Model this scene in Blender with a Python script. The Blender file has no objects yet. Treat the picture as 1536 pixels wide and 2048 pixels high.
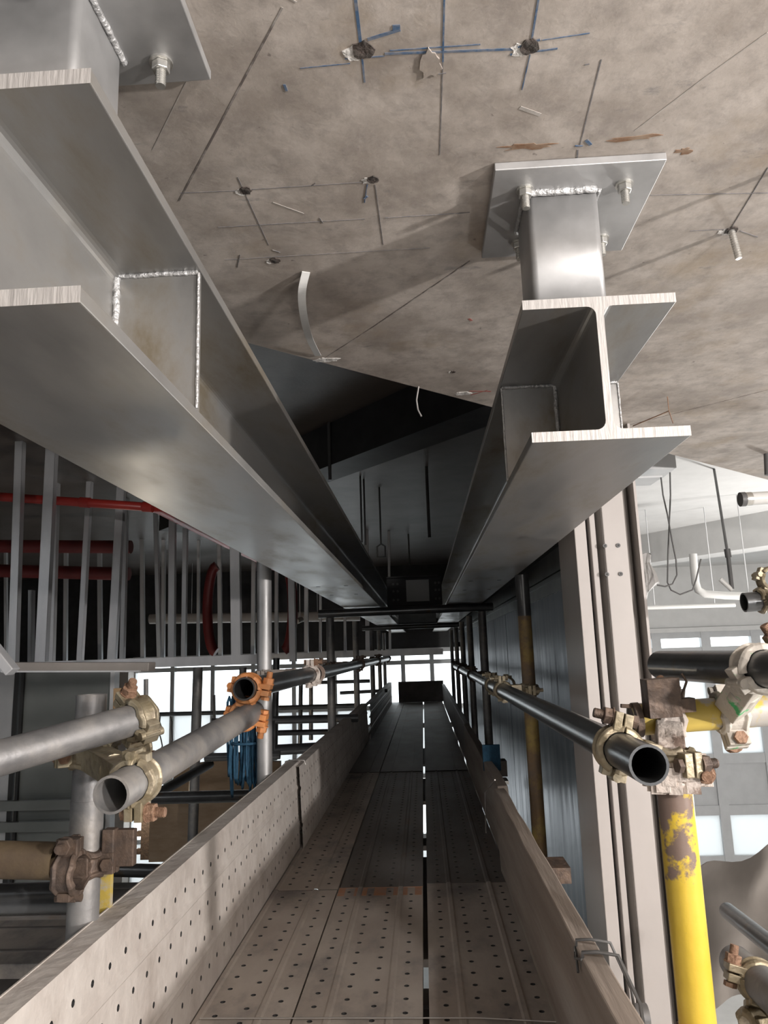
import bpy, bmesh, math, random
from mathutils import Vector, Matrix
V = Vector
random.seed(7)
sc = bpy.context.scene
COL = sc.collection

# ------------------------------------------------------------------ camera
F = 1480.0                                   # focal length in pixels of the 1536 px wide frame
_y = V((78, 276, F)).normalized()            # walkway direction, in camera axes (x right, y down, z ahead)
_u = V((-248, -7624, F)); _u = (_u - _u.dot(_y) * _y).normalized()
_r = _y.cross(_u)
if _r.x < 0: _r = -_r
cam_d = bpy.data.cameras.new('camera'); cam = bpy.data.objects.new('camera', cam_d); COL.objects.link(cam)
cam_d.sensor_fit = 'HORIZONTAL'; cam_d.sensor_width = 36.0; cam_d.lens = 36.0 * F / 1536; cam_d.clip_start = 0.02
cam.matrix_world = Matrix(((_r.x, -_r.y, -_r.z, 0), (_y.x, -_y.y, -_y.z, 0), (_u.x, -_u.y, -_u.z, 0), (0, 0, 0, 1)))
sc.camera = cam

def at(px, py, x=None, y=None, z=None):
    """A point of the place seen at pixel (px, py), on the plane x=, y= or z= (metres, camera at the origin)."""
    p = V((px - 768, py - 1024, F)); r = V((p.dot(_r), p.dot(_y), p.dot(_u)))
    k = x / r.x if x is not None else y / r.y if y is not None else z / r.z
    return r * k

# ------------------------------------------------------------------ light
w = bpy.data.worlds.new('World'); sc.world = w; w.use_nodes = True
bg = w.node_tree.nodes['Background']; bg.inputs[0].default_value = (0.94, 0.97, 1.0, 1); bg.inputs[1].default_value = 3.2
def lamp(name, loc, energy, radius, color):
    l = bpy.data.lights.new(name, 'POINT'); l.energy = energy; l.shadow_soft_size = radius; l.color = color
    o = bpy.data.objects.new(name, l); o.location = loc; COL.objects.link(o); return o
lamp('near_site_lamp', (1.0, -0.5, 0.45), 85, 0.05, (1.0, 0.94, 0.90))
lamp('work_lamp', (2.5, -0.52, 0.03), 330, 0.06, (1.0, 0.94, 0.90))
al = bpy.data.lights.new('rear_fill_light', 'AREA'); al.size = 1.6; al.energy = 13; al.color = (1.0, .97, .94)  # added soft fill behind the camera; the wall there has no opening
ao = bpy.data.objects.new('rear_fill_light', al); COL.objects.link(ao); ao.location = (.6, -1.9, -.5)
ao.rotation_euler = V((-.2, 1, .12)).to_track_quat('-Z', 'Y').to_euler()
lamp('far_work_lamp', (-2.215, 5.850, -1.000), 14, 0.05, (1.0, 0.85, 0.65))
lamp('side_room_fill', (3.4, 5.0, -0.9), 230, 0.15, (1.0, 0.97, 0.94))  # added fill to brighten the side room evenly, not an actual lamp
sc.view_settings.view_transform = 'Standard'; sc.view_settings.look = 'None'
sc.view_settings.gamma = 1.0; sc.view_settings.use_curve_mapping = False
sc.view_settings.exposure = 0.0
sc.cycles.use_denoising = True
sc.cycles.max_bounces = 6; sc.cycles.diffuse_bounces = 3; sc.cycles.glossy_bounces = 3
sc.cycles.transmission_bounces = 4; sc.cycles.transparent_max_bounces = 8
sc.cycles.sample_clamp_indirect = 4.0; sc.cycles.caustics_reflective = False; sc.cycles.caustics_refractive = False

# ------------------------------------------------------------------ materials
def nodes(name):
    m = bpy.data.materials.new(name); m.use_nodes = True
    nt = m.node_tree; return m, nt, nt.nodes['Principled BSDF']
def mat(name, c1, c2=None, rough=.6, metal=0., scale=6., stretch=(1, 1, 1), lo=.35, hi=.65, bump=.0, bscale=60., detail=8.,
        stain=None, sscale=1.5, slo=.55, shi=.7, rough2=None):
    m, nt, b = nodes(name); N = nt.nodes; L = nt.links
    tc = N.new('ShaderNodeTexCoord'); mp = N.new('ShaderNodeMapping'); mp.inputs['Scale'].default_value = stretch
    L.new(tc.outputs['Object'], mp.inputs[0])
    n = N.new('ShaderNodeTexNoise'); n.inputs['Scale'].default_value = scale; n.inputs['Detail'].default_value = detail
    n.inputs['Roughness'].default_value = .6
    L.new(mp.outputs[0], n.inputs['Vector'])
    r = N.new('ShaderNodeMapRange'); r.inputs[1].default_value = lo; r.inputs[2].default_value = hi
    L.new(n.outputs[0], r.inputs[0])
    mx = N.new('ShaderNodeMixRGB'); mx.inputs[1].default_value = (*c1, 1); mx.inputs[2].default_value = (*(c2 or c1), 1)
    L.new(r.outputs[0], mx.inputs[0]); out = mx.outputs[0]
    if stain:
        n2 = N.new('ShaderNodeTexNoise'); n2.inputs['Scale'].default_value = sscale; n2.inputs['Detail'].default_value = 10
        n2.inputs['Roughness'].default_value = .65
        L.new(mp.outputs[0], n2.inputs['Vector'])
        r2 = N.new('ShaderNodeMapRange'); r2.inputs[1].default_value = slo; r2.inputs[2].default_value = shi
        L.new(n2.outputs[0], r2.inputs[0])
        m2 = N.new('ShaderNodeMixRGB'); m2.inputs[2].default_value = (*stain, 1)
        L.new(r2.outputs[0], m2.inputs[0]); L.new(out, m2.inputs[1]); out = m2.outputs[0]
    L.new(out, b.inputs['Base Color'])
    b.inputs['Metallic'].default_value = metal; b.inputs['Roughness'].default_value = rough
    if rough2 is not None:
        r3 = N.new('ShaderNodeMapRange'); r3.inputs[1].default_value = lo; r3.inputs[2].default_value = hi
        r3.inputs[3].default_value = rough; r3.inputs[4].default_value = rough2
        L.new(n.outputs[0], r3.inputs[0]); L.new(r3.outputs[0], b.inputs['Roughness'])
    if bump:
        n3 = N.new('ShaderNodeTexNoise'); n3.inputs['Scale'].default_value = bscale; n3.inputs['Detail'].default_value = 6
        L.new(mp.outputs[0], n3.inputs['Vector'])
        bp = N.new('ShaderNodeBump'); bp.inputs['Strength'].default_value = bump; bp.inputs['Distance'].default_value = .01
        L.new(n3.outputs[0], bp.inputs['Height']); L.new(bp.outputs[0], b.inputs['Normal'])
    return m
M = {}
def concrete():
    m, nt, b = nodes('slab_concrete'); N = nt.nodes; L = nt.links
    tc = N.new('ShaderNodeTexCoord')
    def noise(s, d=10, ro=.65, st=(1, 1, 1), rot=0):
        mp = N.new('ShaderNodeMapping'); mp.inputs['Scale'].default_value = st; mp.inputs['Rotation'].default_value = (0, 0, rot)
        L.new(tc.outputs['Object'], mp.inputs[0])
        n = N.new('ShaderNodeTexNoise'); n.inputs['Scale'].default_value = s; n.inputs['Detail'].default_value = d; n.inputs['Roughness'].default_value = ro
        L.new(mp.outputs[0], n.inputs['Vector']); return n.outputs[0]
    def ramp(x, lo, hi, a=0, c=1):
        r = N.new('ShaderNodeMapRange'); r.inputs[1].default_value = lo; r.inputs[2].default_value = hi; r.inputs[3].default_value = a; r.inputs[4].default_value = c
        L.new(x, r.inputs[0]); return r.outputs[0]
    def mix(f, a, c):
        x = N.new('ShaderNodeMixRGB'); L.new(f, x.inputs[0])
        if isinstance(a, tuple): x.inputs[1].default_value = (*a, 1)
        else: L.new(a, x.inputs[1])
        x.inputs[2].default_value = (*c, 1); return x.outputs[0]
    c = mix(ramp(noise(6), .40, .60), (.37, .325, .285), (.56, .505, .455))
    c = mix(ramp(noise(22, 8, .7), .47, .7, 0, .6), c, (.25, .22, .20))
    c = mix(ramp(noise(2.6, 8), .54, .66, 0, .6), c, (.36, .28, .19))           # ochre water stains
    c = mix(ramp(noise(9, 9, .7, (1, 2.2, 1), .6), .62, .72, 0, .75), c, (.17, .17, .175))   # grey smudges
    c = mix(ramp(noise(30, 4, .5, (.06, 2, 1), .75), .70, .76, 0, .35), c, (.55, .50, .45))  # scrapes
    c = mix(ramp(noise(60, 3, .5), .72, .76, 0, .6), c, (.13, .11, .10))          # pinholes
    L.new(c, b.inputs['Base Color']); b.inputs['Roughness'].default_value = .72
    bp = N.new('ShaderNodeBump'); bp.inputs['Strength'].default_value = .25; bp.inputs['Distance'].default_value = .004
    L.new(noise(35, 10), bp.inputs['Height']); L.new(bp.outputs[0], b.inputs['Normal'])
    return m
M['concrete'] = concrete()
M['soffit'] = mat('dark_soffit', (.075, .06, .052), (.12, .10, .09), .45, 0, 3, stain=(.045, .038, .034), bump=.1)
M['white_ceiling'] = mat('painted_ceiling', (.72, .72, .71), (.78, .78, .77), .7)
M['floor'] = mat('screed_floor', (.55, .54, .52), (.68, .67, .65), .5, 0, 2)
M['galv'] = mat('galvanised_steel', (.40, .40, .40), (.54, .54, .54), .42, .6, 9, stain=(.34, .325, .30), sscale=3, bump=.03, rough2=.55, bscale=20)
M['beam'] = mat('galvanised_beam', (.25, .247, .24), (.45, .445, .435), .30, .6, 5, (1.6, .5, 1), .3, .7, .10, 12, stain=(.25, .215, .16), sscale=5, slo=.48, shi=.68, rough2=.48)
def add_saw(m):      # sawn end face: diagonal scratches
    return m
M['saw'] = mat('sawn_steel_end', (.44, .42, .405), (.56, .54, .52), .55, .2, 260, (1, 1, .12), .3, .7, .2, 200)
M['weld'] = mat('weld_bead_zinc', (.5, .5, .5), (.64, .64, .64), .38, .5, 60, bump=.6, bscale=150)
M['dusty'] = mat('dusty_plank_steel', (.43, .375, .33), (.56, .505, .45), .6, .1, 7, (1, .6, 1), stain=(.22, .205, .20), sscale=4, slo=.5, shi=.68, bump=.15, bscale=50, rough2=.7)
M['dusty2'] = mat('mortar_dusted_steel', (.50, .455, .42), (.62, .58, .54), .75, .0, 10, stain=(.40, .355, .32), sscale=6, slo=.5, shi=.7, bump=.3, bscale=40)
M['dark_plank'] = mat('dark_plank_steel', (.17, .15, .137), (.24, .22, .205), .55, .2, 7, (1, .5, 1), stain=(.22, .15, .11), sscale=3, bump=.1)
M['orange_end'] = mat('orange_worn_end', (.50, .25, .14), (.42, .30, .24), .6, .1, 14, lo=.4, hi=.7)
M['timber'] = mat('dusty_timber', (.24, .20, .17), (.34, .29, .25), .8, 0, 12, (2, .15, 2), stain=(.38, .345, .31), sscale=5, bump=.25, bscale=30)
M['tube'] = mat('grey_scaffold_tube', (.20, .20, .205), (.33, .325, .32), .42, .5, 11, stain=(.40, .375, .35), sscale=9, slo=.5, shi=.66, bump=.10, rough2=.62)
M['dark_tube'] = mat('blackened_tube', (.10, .105, .11), (.15, .155, .16), .28, .6, 10, stain=(.17, .12, .07), sscale=12, slo=.6, shi=.75, bump=.03)
M['rust_tube'] = mat('brown_worn_tube', (.26, .17, .08), (.20, .15, .11), .6, .2, 16, stain=(.40, .30, .10), sscale=9, slo=.5, shi=.65, bump=.2)
M['brown_tube'] = mat('dark_brown_tube', (.10, .07, .045), (.15, .11, .06), .65, .1, 14, bump=.2)
M['yellow'] = mat('yellow_paint', (.60, .42, .035), (.66, .48, .06), .40, 0, 10, stain=(.20, .145, .12), sscale=12, slo=.55, shi=.59, bump=.08)
M['yellow_worn'] = mat('worn_yellow_paint', (.60, .45, .10), (.45, .43, .40), .45, .1, 14, (1, 1, 1), .48, .54, .1)
M['black_worn'] = mat('rusty_clamp_iron', (.09, .07, .06), (.17, .12, .09), .6, .4, 40, bump=.4)
M['clamp'] = mat('brass_coloured_clamp', (.27, .225, .14), (.40, .35, .26), .45, .45, 30, stain=(.15, .12, .09), sscale=20, bump=.25, bscale=60)
M['clamp_orange'] = mat('orange_painted_clamp', (.72, .27, .08), (.62, .30, .14), .4, .1, 30, bump=.2)
M['clamp_green'] = mat('green_smeared_clamp', (.36, .38, .24), (.45, .46, .34), .45, .3, 18, stain=(.10, .42, .18), sscale=22, slo=.58, shi=.64, bump=.2)
M['mortar'] = mat('mortar_crusted_iron', (.55, .48, .43), (.66, .60, .55), .85, 0, 25, stain=(.22, .16, .13), sscale=14, slo=.52, shi=.6, bump=.9, bscale=35)
M['green_crust'] = mat('crusted_iron_green_smear', (.50, .47, .42), (.58, .54, .48), .8, 0, 25, stain=(.07, .45, .16), sscale=24, slo=.56, shi=.62, bump=.5, bscale=35)
M['rust'] = mat('rusty_bolt_iron', (.22, .125, .08), (.33, .21, .14), .7, .2, 60, bump=.5, bscale=120)
M['bolt'] = mat('zinc_bolt', (.62, .61, .58), (.75, .74, .70), .28, .8, 60, bump=.1)
M['clad'] = mat('blue_grey_cladding', (.05, .062, .085), (.09, .10, .13), .30, .55, 7, (3, 3, .25), .3, .7, .05, 30, stain=(.20, .19, .205), sscale=2.5, slo=.6, shi=.8, rough2=.5)
M['clad_edge'] = mat('cladding_rail', (.13, .14, .145), (.19, .20, .20), .4, .5, 8)
M['frame'] = mat('warm_white_frame', (.47, .44, .42), (.53, .495, .475), .45, .0, 3, stain=(.43, .395, .37))
M['frame_side'] = mat('grey_frame_seal', (.22, .20, .185), (.27, .25, .23), .5)
M['slot'] = mat('black_gasket_hole_shade', (.03, .03, .03), None, .6)
M['stud'] = mat('zinc_stud', (.68, .69, .71), (.78, .79, .81), .35, .5, 12, (1, 1, .3), bump=.03)
M['red'] = mat('red_pipe_paint', (.42, .035, .025), (.34, .03, .025), .4, 0, 8)
M['dark_red'] = mat('dark_red_duct', (.15, .02, .02), (.12, .018, .018), .45)
M['blue_rope'] = mat('blue_rope', (.02, .07, .13), (.03, .11, .19), .8, 0, 60, bump=.5)
M['plywood'] = mat('brown_board', (.30, .21, .13), (.38, .28, .19), .7, 0, 8, (1, 1, 3))
M['white_paint'] = mat('white_window_frame', (.74, .76, .77), (.80, .81, .82), .4)
M['grey_panel'] = mat('grey_spandrel', (.60, .61, .62), (.66, .67, .68), .5)
M['dark_panel'] = mat('dark_reflecting_panel', (.21, .225, .215), (.27, .285, .275), .25, .2, 2)
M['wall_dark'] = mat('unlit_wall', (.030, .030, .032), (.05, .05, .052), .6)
M['beige'] = mat('beige_column', (.55, .50, .46), (.62, .57, .53), .7)
M['cloth'] = mat('grey_tarpaulin', (.42, .39, .36), (.50, .47, .44), .8, 0, 4, bump=.4, bscale=5)
M['bag'] = mat('grey_wrap', (.38, .37, .36), (.46, .45, .44), .5, 0, 12, bump=.6, bscale=18)
M['plastic'] = mat('white_pipe_plastic', (.72, .72, .70), (.76, .76, .74), .35)
M['cable'] = mat('dark_cable', (.10, .10, .10), (.13, .13, .13), .5)
M['ink_blue'] = mat('blue_chalk', (.06, .12, .22), (.20, .22, .26), .8, 0, 90, lo=.4, hi=.62)
M['ink_dark'] = mat('pencil_line', (.15, .15, .16), (.28, .26, .25), .8, 0, 90, lo=.4, hi=.7)
M['joint'] = mat('formwork_seam', (.14, .12, .11), (.42, .39, .36), .8, 0, 30, lo=.45, hi=.65)
M['seam_pale'] = mat('pale_formwork_seam', (.50, .47, .44), (.34, .31, .28), .8, 0, 30)
M['plaster'] = mat('fresh_broken_plaster', (.80, .78, .75), (.62, .60, .57), .9, 0, 40, bump=.8)
M['hole'] = mat('drilled_hole_dark', (.10, .08, .07), (.05, .045, .04), .9, 0, 60, bump=.8)
M['rust_stain'] = mat('rust_stain', (.20, .10, .05), (.33, .24, .17), .8, 0, 40, lo=.35, hi=.6)
M['red_ink'] = mat('red_chalk', (.33, .05, .04), (.40, .18, .15), .8, 0, 60)
M['paper'] = mat('white_sheet', (.50, .52, .52), (.56, .57, .57), .7)
M['wire'] = mat('binding_wire', (.60, .58, .56), None, .35, .8)
def glassmat(name, tint, mixf):
    m, nt, b = nodes(name); N = nt.nodes; L = nt.links
    t = N.new('ShaderNodeBsdfTransparent'); t.inputs[0].default_value = (*tint, 1)
    g = N.new('ShaderNodeBsdfGlossy'); g.inputs['Roughness'].default_value = .05; g.inputs[0].default_value = (.8, .8, .8, 1)
    x = N.new('ShaderNodeMixShader'); x.inputs[0].default_value = mixf
    L.new(t.outputs[0], x.inputs[1]); L.new(g.outputs[0], x.inputs[2]); L.new(x.outputs[0], N['Material Output'].inputs[0]); return m
M['glass'] = glassmat('window_glass', (.95, .97, .97), .06)
def frosted(name, c):
    m, nt, b = nodes(name); N = nt.nodes; L = nt.links
    t = N.new('ShaderNodeBsdfTranslucent'); t.inputs[0].default_value = (*c, 1)
    d = N.new('ShaderNodeBsdfDiffuse'); d.inputs[0].default_value = (*c, 1)
    x = N.new('ShaderNodeMixShader'); x.inputs[0].default_value = .3
    L.new(t.outputs[0], x.inputs[1]); L.new(d.outputs[0], x.inputs[2]); L.new(x.outputs[0], N['Material Output'].inputs[0]); return m
M['frosted'] = frosted('frosted_pane', (.80, .82, .82))

# ------------------------------------------------------------------ mesh builder
class MB:
    def __init__(s): s.v = []; s.f = []; s.m = []; s.sm = []; s.cur = 0
    def add(s, vs, fs, smooth=False):
        o = len(s.v); s.v += [V(p) for p in vs]
        for f in fs: s.f.append([i + o for i in f]); s.m.append(s.cur); s.sm.append(smooth)
        return s
    def box(s, a, b):
        x0, y0, z0 = a; x1, y1, z1 = b
        x0, x1 = min(x0, x1), max(x0, x1); y0, y1 = min(y0, y1), max(y0, y1); z0, z1 = min(z0, z1), max(z0, z1)
        return s.add([(x0, y0, z0), (x1, y0, z0), (x1, y1, z0), (x0, y1, z0), (x0, y0, z1), (x1, y0, z1), (x1, y1, z1), (x0, y1, z1)],
                     [(0, 3, 2, 1), (4, 5, 6, 7), (0, 1, 5, 4), (1, 2, 6, 5), (2, 3, 7, 6), (3, 0, 4, 7)])
    def obox(s, c, ax, h):          # centre, three axes, half sizes
        A = [V(a).normalized() for a in ax]; c = V(c); P = []
        for k in (-1, 1):
            for j, i in ((-1, -1), (-1, 1), (1, 1), (1, -1)):
                P.append(c + A[0] * h[0] * i + A[1] * h[1] * j + A[2] * h[2] * k)
        return s.add(P, [(0, 3, 2, 1), (4, 5, 6, 7), (0, 1, 5, 4), (1, 2, 6, 5), (2, 3, 7, 6), (3, 0, 4, 7)])
    def bar(s, p, q, wd, th, up=(0, 0, 1)):
        p, q = V(p), V(q); d = q - p; u = V(up)
        if abs(d.normalized().dot(u)) > .98: u = V((0, 1, 0))
        sd = d.cross(u).normalized(); up2 = sd.cross(d).normalized()
        return s.obox((p + q) / 2, (d, sd, up2), (d.length / 2, wd / 2, th / 2))
    def prism(s, poly, a, b, fn=None):   # poly of (u,w) swept from a to b along axis via fn(u,w,t)
        n = len(poly); vs = [fn(u, w_, a) for u, w_ in poly] + [fn(u, w_, b) for u, w_ in poly]
        fs = [(i, (i + 1) % n, n + (i + 1) % n, n + i) for i in range(n)] + [tuple(range(n))[::-1], tuple(range(n, 2 * n))]
        return s.add(vs, fs)
    def tube(s, pts, r, seg=20, closed=False, ends=True, wall=None):
        pts = [V(p) for p in pts]; n = len(pts); rings = []; prev = None
        def ring(r_):
            nonlocal prev
            out = []; prev = None
            for i, p in enumerate(pts):
                if closed: d = pts[(i + 1) % n] - pts[i - 1]
                else: d = (pts[min(i + 1, n - 1)] - pts[max(i - 1, 0)])
                d.normalize()
                if prev is None:
                    u = V((0, 0, 1)) if abs(d.z) < .9 else V((1, 0, 0))
                    a = d.cross(u).normalized()
                else:
                    a = (prev - d * prev.dot(d)).normalized()
                prev = a; b = d.cross(a)
                out.append([p + (a * math.cos(2 * math.pi * k / seg) + b * math.sin(2 * math.pi * k / seg)) * r_ for k in range(seg)])
            return out
        R = ring(r); o = len(s.v); vs = [q for rr in R for q in rr]; fs = []
        m_ = n if closed else n - 1
        for i in range(m_):
            for k in range(seg):
                a = i * seg + k; b = i * seg + (k + 1) % seg; j = ((i + 1) % n) * seg
                fs.append((a, b, j + (k + 1) % seg, j + k))
        s.add(vs, fs, True)
        if closed: return s
        if wall:
            R2 = ring(r - wall); vs2 = [q for rr in R2 for q in rr]; fs2 = []
            for i in range(n - 1):
                for k in range(seg):
                    a = i * seg + k; b = i * seg + (k + 1) % seg
                    fs2.append((b, a, a + seg, b + seg))
            s.add(vs2, fs2, True)
            for idx, fl in ((0, 0), (n - 1, 1)):
                s.add(R[idx] + R2[idx], [((k, seg + k, seg + (k + 1) % seg, (k + 1) % seg) if not fl else (k, (k + 1) % seg, seg + (k + 1) % seg, seg + k)) for k in range(seg)])
        elif ends:
            s.add(R[0], [tuple(range(seg))[::-1]]); s.add(R[-1], [tuple(range(seg))])
        return s
    def hexa(s, c, d, r, h):           # hexagonal nut/bolt head
        c, d = V(c), V(d).normalized(); u = V((0, 0, 1)) if abs(d.z) < .9 else V((1, 0, 0)); a = d.cross(u).normalized(); b = d.cross(a)
        P = [c + (a * math.cos(math.pi * k / 3) + b * math.sin(math.pi * k / 3)) * r + d * t for t in (0, h) for k in range(6)]
        return s.add(P, [(k, (k + 1) % 6, 6 + (k + 1) % 6, 6 + k) for k in range(6)] + [(5, 4, 3, 2, 1, 0), (6, 7, 8, 9, 10, 11)])
    def build(s, name, mats, parent=None, origin=None, bevel=0.0):
        if not isinstance(mats, (list, tuple)): mats = [mats]
        if parent is not None: o0 = WORLD[parent.name]
        elif origin is not None: o0 = V(origin)
        else:
            xs = [p.x for p in s.v]; ys = [p.y for p in s.v]; zs = [p.z for p in s.v]
            o0 = V(((min(xs) + max(xs)) / 2, (min(ys) + max(ys)) / 2, min(zs)))
        me = bpy.data.meshes.new(name); me.from_pydata([p - o0 for p in s.v], [], s.f)
        for m_ in mats: me.materials.append(M[m_])
        me.polygons.foreach_set('material_index', s.m); me.polygons.foreach_set('use_smooth', s.sm)
        bm = bmesh.new(); bm.from_mesh(me); bmesh.ops.recalc_face_normals(bm, faces=bm.faces); bm.to_mesh(me); bm.free()
        me.update()
        o = bpy.data.objects.new(name, me); COL.objects.link(o)
        if parent is not None: o.parent = parent; WORLD[o.name] = o0
        else: o.location = o0; WORLD[o.name] = o0
        if bevel:
            b = o.modifiers.new('bevel', 'BEVEL'); b.width = bevel; b.segments = 2; b.limit_method = 'ANGLE'
        return o
WORLD = {}
def tag(o, label=None, cat=None, group=None, kind=None):
    if label: o['label'] = label
    if cat: o['category'] = cat
    if group: o['group'] = group
    if kind: o['kind'] = kind
    return o
def thing(name, loc, label, cat, group=None):
    o = bpy.data.objects.new(name, None); o.location = loc; o.empty_display_size = .05; COL.objects.link(o); WORLD[o.name] = V(loc)
    return tag(o, label, cat, group)
def struct(name, mb, m, **k): return tag(mb.build(name, m, **k), kind='structure')

# ================================================================== the setting
ZC = .642                     # underside of the low slab
ZU = 1.25                     # underside of the high slab
FL = -3.3
# low slab: its free edge runs diagonally across the walkway
e0 = V((-.326, 1.45)); ed = V((1.776, 1.60)).normalized()
def edge(t): return e0 + ed * t
A = edge(-4.2); B = edge(6.2)
mb = MB()
poly = [(A.x, A.y), (B.x, B.y), (B.x + 2, B.y - 3.2), (5.5, -4), (-5, -4)]
mb.prism(poly, ZC, 1.6, lambda u, w_, t: (u, w_, t))
low = struct('ceiling', mb, 'concrete', origin=(0, 0, ZC))
def line_part(name, segs, m, z=ZC, th=.0006):
    for i_, (x0, y0, x1, y1, wd) in enumerate(segs):
        th = .0005 + .00003 * i_; wd = wd * .85; b = MB(); p, q = V((x0, y0, z - th / 2 + .0001)), V((x1, y1, z - th / 2 + .0001))
        b.bar(p, q, wd, th); b.build(name, m, low)
BLUE = [(-0.041,0.60,-0.040,0.688,0.0040),(-0.040,0.695,-0.040,0.742,0.0025),(-0.110,0.715,-0.054,0.713,0.0015),(-0.059,0.706,-0.015,0.706,0.0020),
(-0.015,0.703,0.133,0.709,0.0035),(-0.009,0.699,0.089,0.699,0.0018),(0.048,0.60,0.049,0.720,0.0022),(0.143,0.60,0.144,0.701,0.0025),(0.145,0.718,0.143,0.770,0.0015),
(0.123,0.716,0.174,0.712,0.0025),(0.155,0.699,0.205,0.694,0.0012),(-0.032,0.682,0.003,0.672,0.0045),(-0.005,0.670,0.003,0.670,0.0100),(-0.132,0.737,-0.131,0.747,0.0035),
(0.130,0.706,0.153,0.698,0.0030),(0.226,0.876,0.236,0.877,0.0020),(0.238,0.866,0.246,0.876,0.0050),(-0.051,0.931,-0.058,0.972,0.0016),(-0.058,0.963,-0.053,0.957,0.0040)]
PENCIL = [(0.049,0.720,0.049,0.877,0.0014),(0.226,0.732,0.232,0.875,0.0016),(0.231,0.884,0.235,0.910,0.0026),(-0.314,0.924,-0.230,0.927,0.0012),(-0.216,0.926,-0.050,0.925,0.0012),
(-0.226,0.897,-0.219,1.070,0.0012),(-0.285,1.013,-0.061,1.014,0.0012),(-0.299,1.107,0.038,1.106,0.0010),(-0.040,0.932,-0.037,1.089,0.0012),
(0.505,0.947,0.516,1.104,0.0014),(0.452,1.100,0.515,1.101,0.0010),(0.533,1.108,0.570,1.130,0.0015),(0.358,0.996,0.532,1.008,0.0010),(0.044,0.737,0.053,0.736,0.0012),
(-0.030,1.014,0.097,1.013,0.0010),(-0.271,1.094,-0.285,1.133,0.0012),(-0.216,1.085,-0.205,1.094,0.0012),(0.209,0.738,0.214,0.737,0.0012),(-0.129,0.926,-0.122,0.920,0.0012),(-0.128,1.004,-0.125,1.018,0.0012)]
JOINT = [(-0.322,0.942,-0.184,0.737,0.0028),(-0.184,0.737,-0.115,0.635,0.0025),(-0.190,1.538,-0.075,1.394,0.0022),(-0.075,1.394,0.106,1.155,0.0026),(0.622,2.186,0.932,1.901,0.0018)]
PALE = [(-0.320,0.832,-0.242,0.724,0.0015),(0.297,0.854,0.354,0.769,0.0020),(0.354,0.769,0.398,0.710,0.0018),(-.19,.959,-.15,.991,.0022),(.144,.799,.171,.814,.0060),(-.135,.60,-.10,.63,.002)]
line_part('blue_line', BLUE, 'ink_blue'); line_part('pencil_line', PENCIL, 'ink_dark'); line_part('formwork_joint', JOINT, 'joint'); line_part('plaster_smear', PALE, 'seam_pale')
line_part('red_mark', [(.145, 1.80, .20, 1.81, .006), (.15, 1.83, .19, 1.80, .004), (.118, 1.378, .124, 1.388, .006)], 'red_ink')
def blob(name, x, y, rx, ry, m, z=ZC, th=.001, n=18, seed=0, down=True, rag=.25):
    rnd = random.Random(seed); b = MB(); P = []
    for k in range(n):
        a = 2 * math.pi * k / n; q = 1 + rnd.uniform(-rag, rag); P.append((x + rx * q * math.cos(a), y + ry * q * math.sin(a)))
    b.prism(P, z - th, z + .0005, lambda u, w_, t: (u, w_, t)); return b.build(name, m, low)
# drilled holes with broken rims (a thing each would be nothing you could push: they are marks of the slab)
for i, (x, y, r) in enumerate(((-.038, .695, .012), (.143, .706, .011), (-.222, .927, .0085), (-.043, .920, .008), (-.218, 1.117, .0085), (.518, 1.105, .010), (.098, 1.66, .006))):
    blob('broken_rim', x - r * .75, y + r * .35, r * 1.05, r * .85, 'plaster', th=.0008, seed=i)
    blob('drilled_hole', x, y, r, r * .95, 'hole', th=.0016, seed=i + 20, rag=.15)
blob('rust_stain', .165, .872, .03, .006, 'rust_stain', th=.0005, seed=3, rag=.5)
blob('rust_stain', .30, .868, .03, .005, 'rust_stain', th=.0005, seed=4, rag=.5)
blob('rust_stain', .375, .90, .01, .006, 'rust_stain', th=.0005, seed=5, rag=.5)
blob('edge_chip', .13, 1.815, .02, .012, 'plaster', th=.001, seed=6)
blob('edge_chip', -.19, 1.55, .03, .012, 'plaster', th=.001, seed=7)
blob('edge_chip', .035, .72, .012, .02, 'concrete', th=.002, seed=8)

mb = MB().box((-7, .2, ZU), (.62, 12.2, ZU + .2))
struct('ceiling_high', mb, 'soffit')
mb = MB().box((.62, .2, 1.06), (8, 12.2, 1.26))
struct('ceiling_side', mb, 'white_ceiling')
# drop beam under the high slab (other building direction)
q = V((ed.y, -ed.x))
p0 = at(640, 915, z=ZU - .12); p1 = at(1010, 765, z=ZU - .12)
mb = MB(); dd = (p1 - p0); mb.bar(p0 - dd * 1.5, p1 + dd * .2, .22, .24)
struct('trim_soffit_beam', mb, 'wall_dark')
mb = MB().box((-7.2, -4, FL - .2), (8.2, 12.4, FL))
struct('floor', mb, 'floor')
# back wall, with the big window strip left of and at the end of the walkway
YB = 11.0
mb = MB().box((-7, YB, .02), (.62, YB + .2, ZU + .2))
mb.box((-7, YB, FL), (-4.62, YB + .2, .02)); mb.box((.45, YB, .0), (.62, YB + .2, .1))
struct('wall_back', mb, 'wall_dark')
mb = MB().box((-7.2, -4, FL), (-7, 11.2, 1.6)); struct('wall_left', mb, 'wall_dark')
mb = MB().box((8, -4, FL), (8.2, 11.2, 1.6)); struct('wall_right', mb, 'white_paint')
mb = MB().box((-7.2, -4.2, FL), (8.2, -4, 1.6)); struct('wall_front', mb, 'wall_dark')

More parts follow.
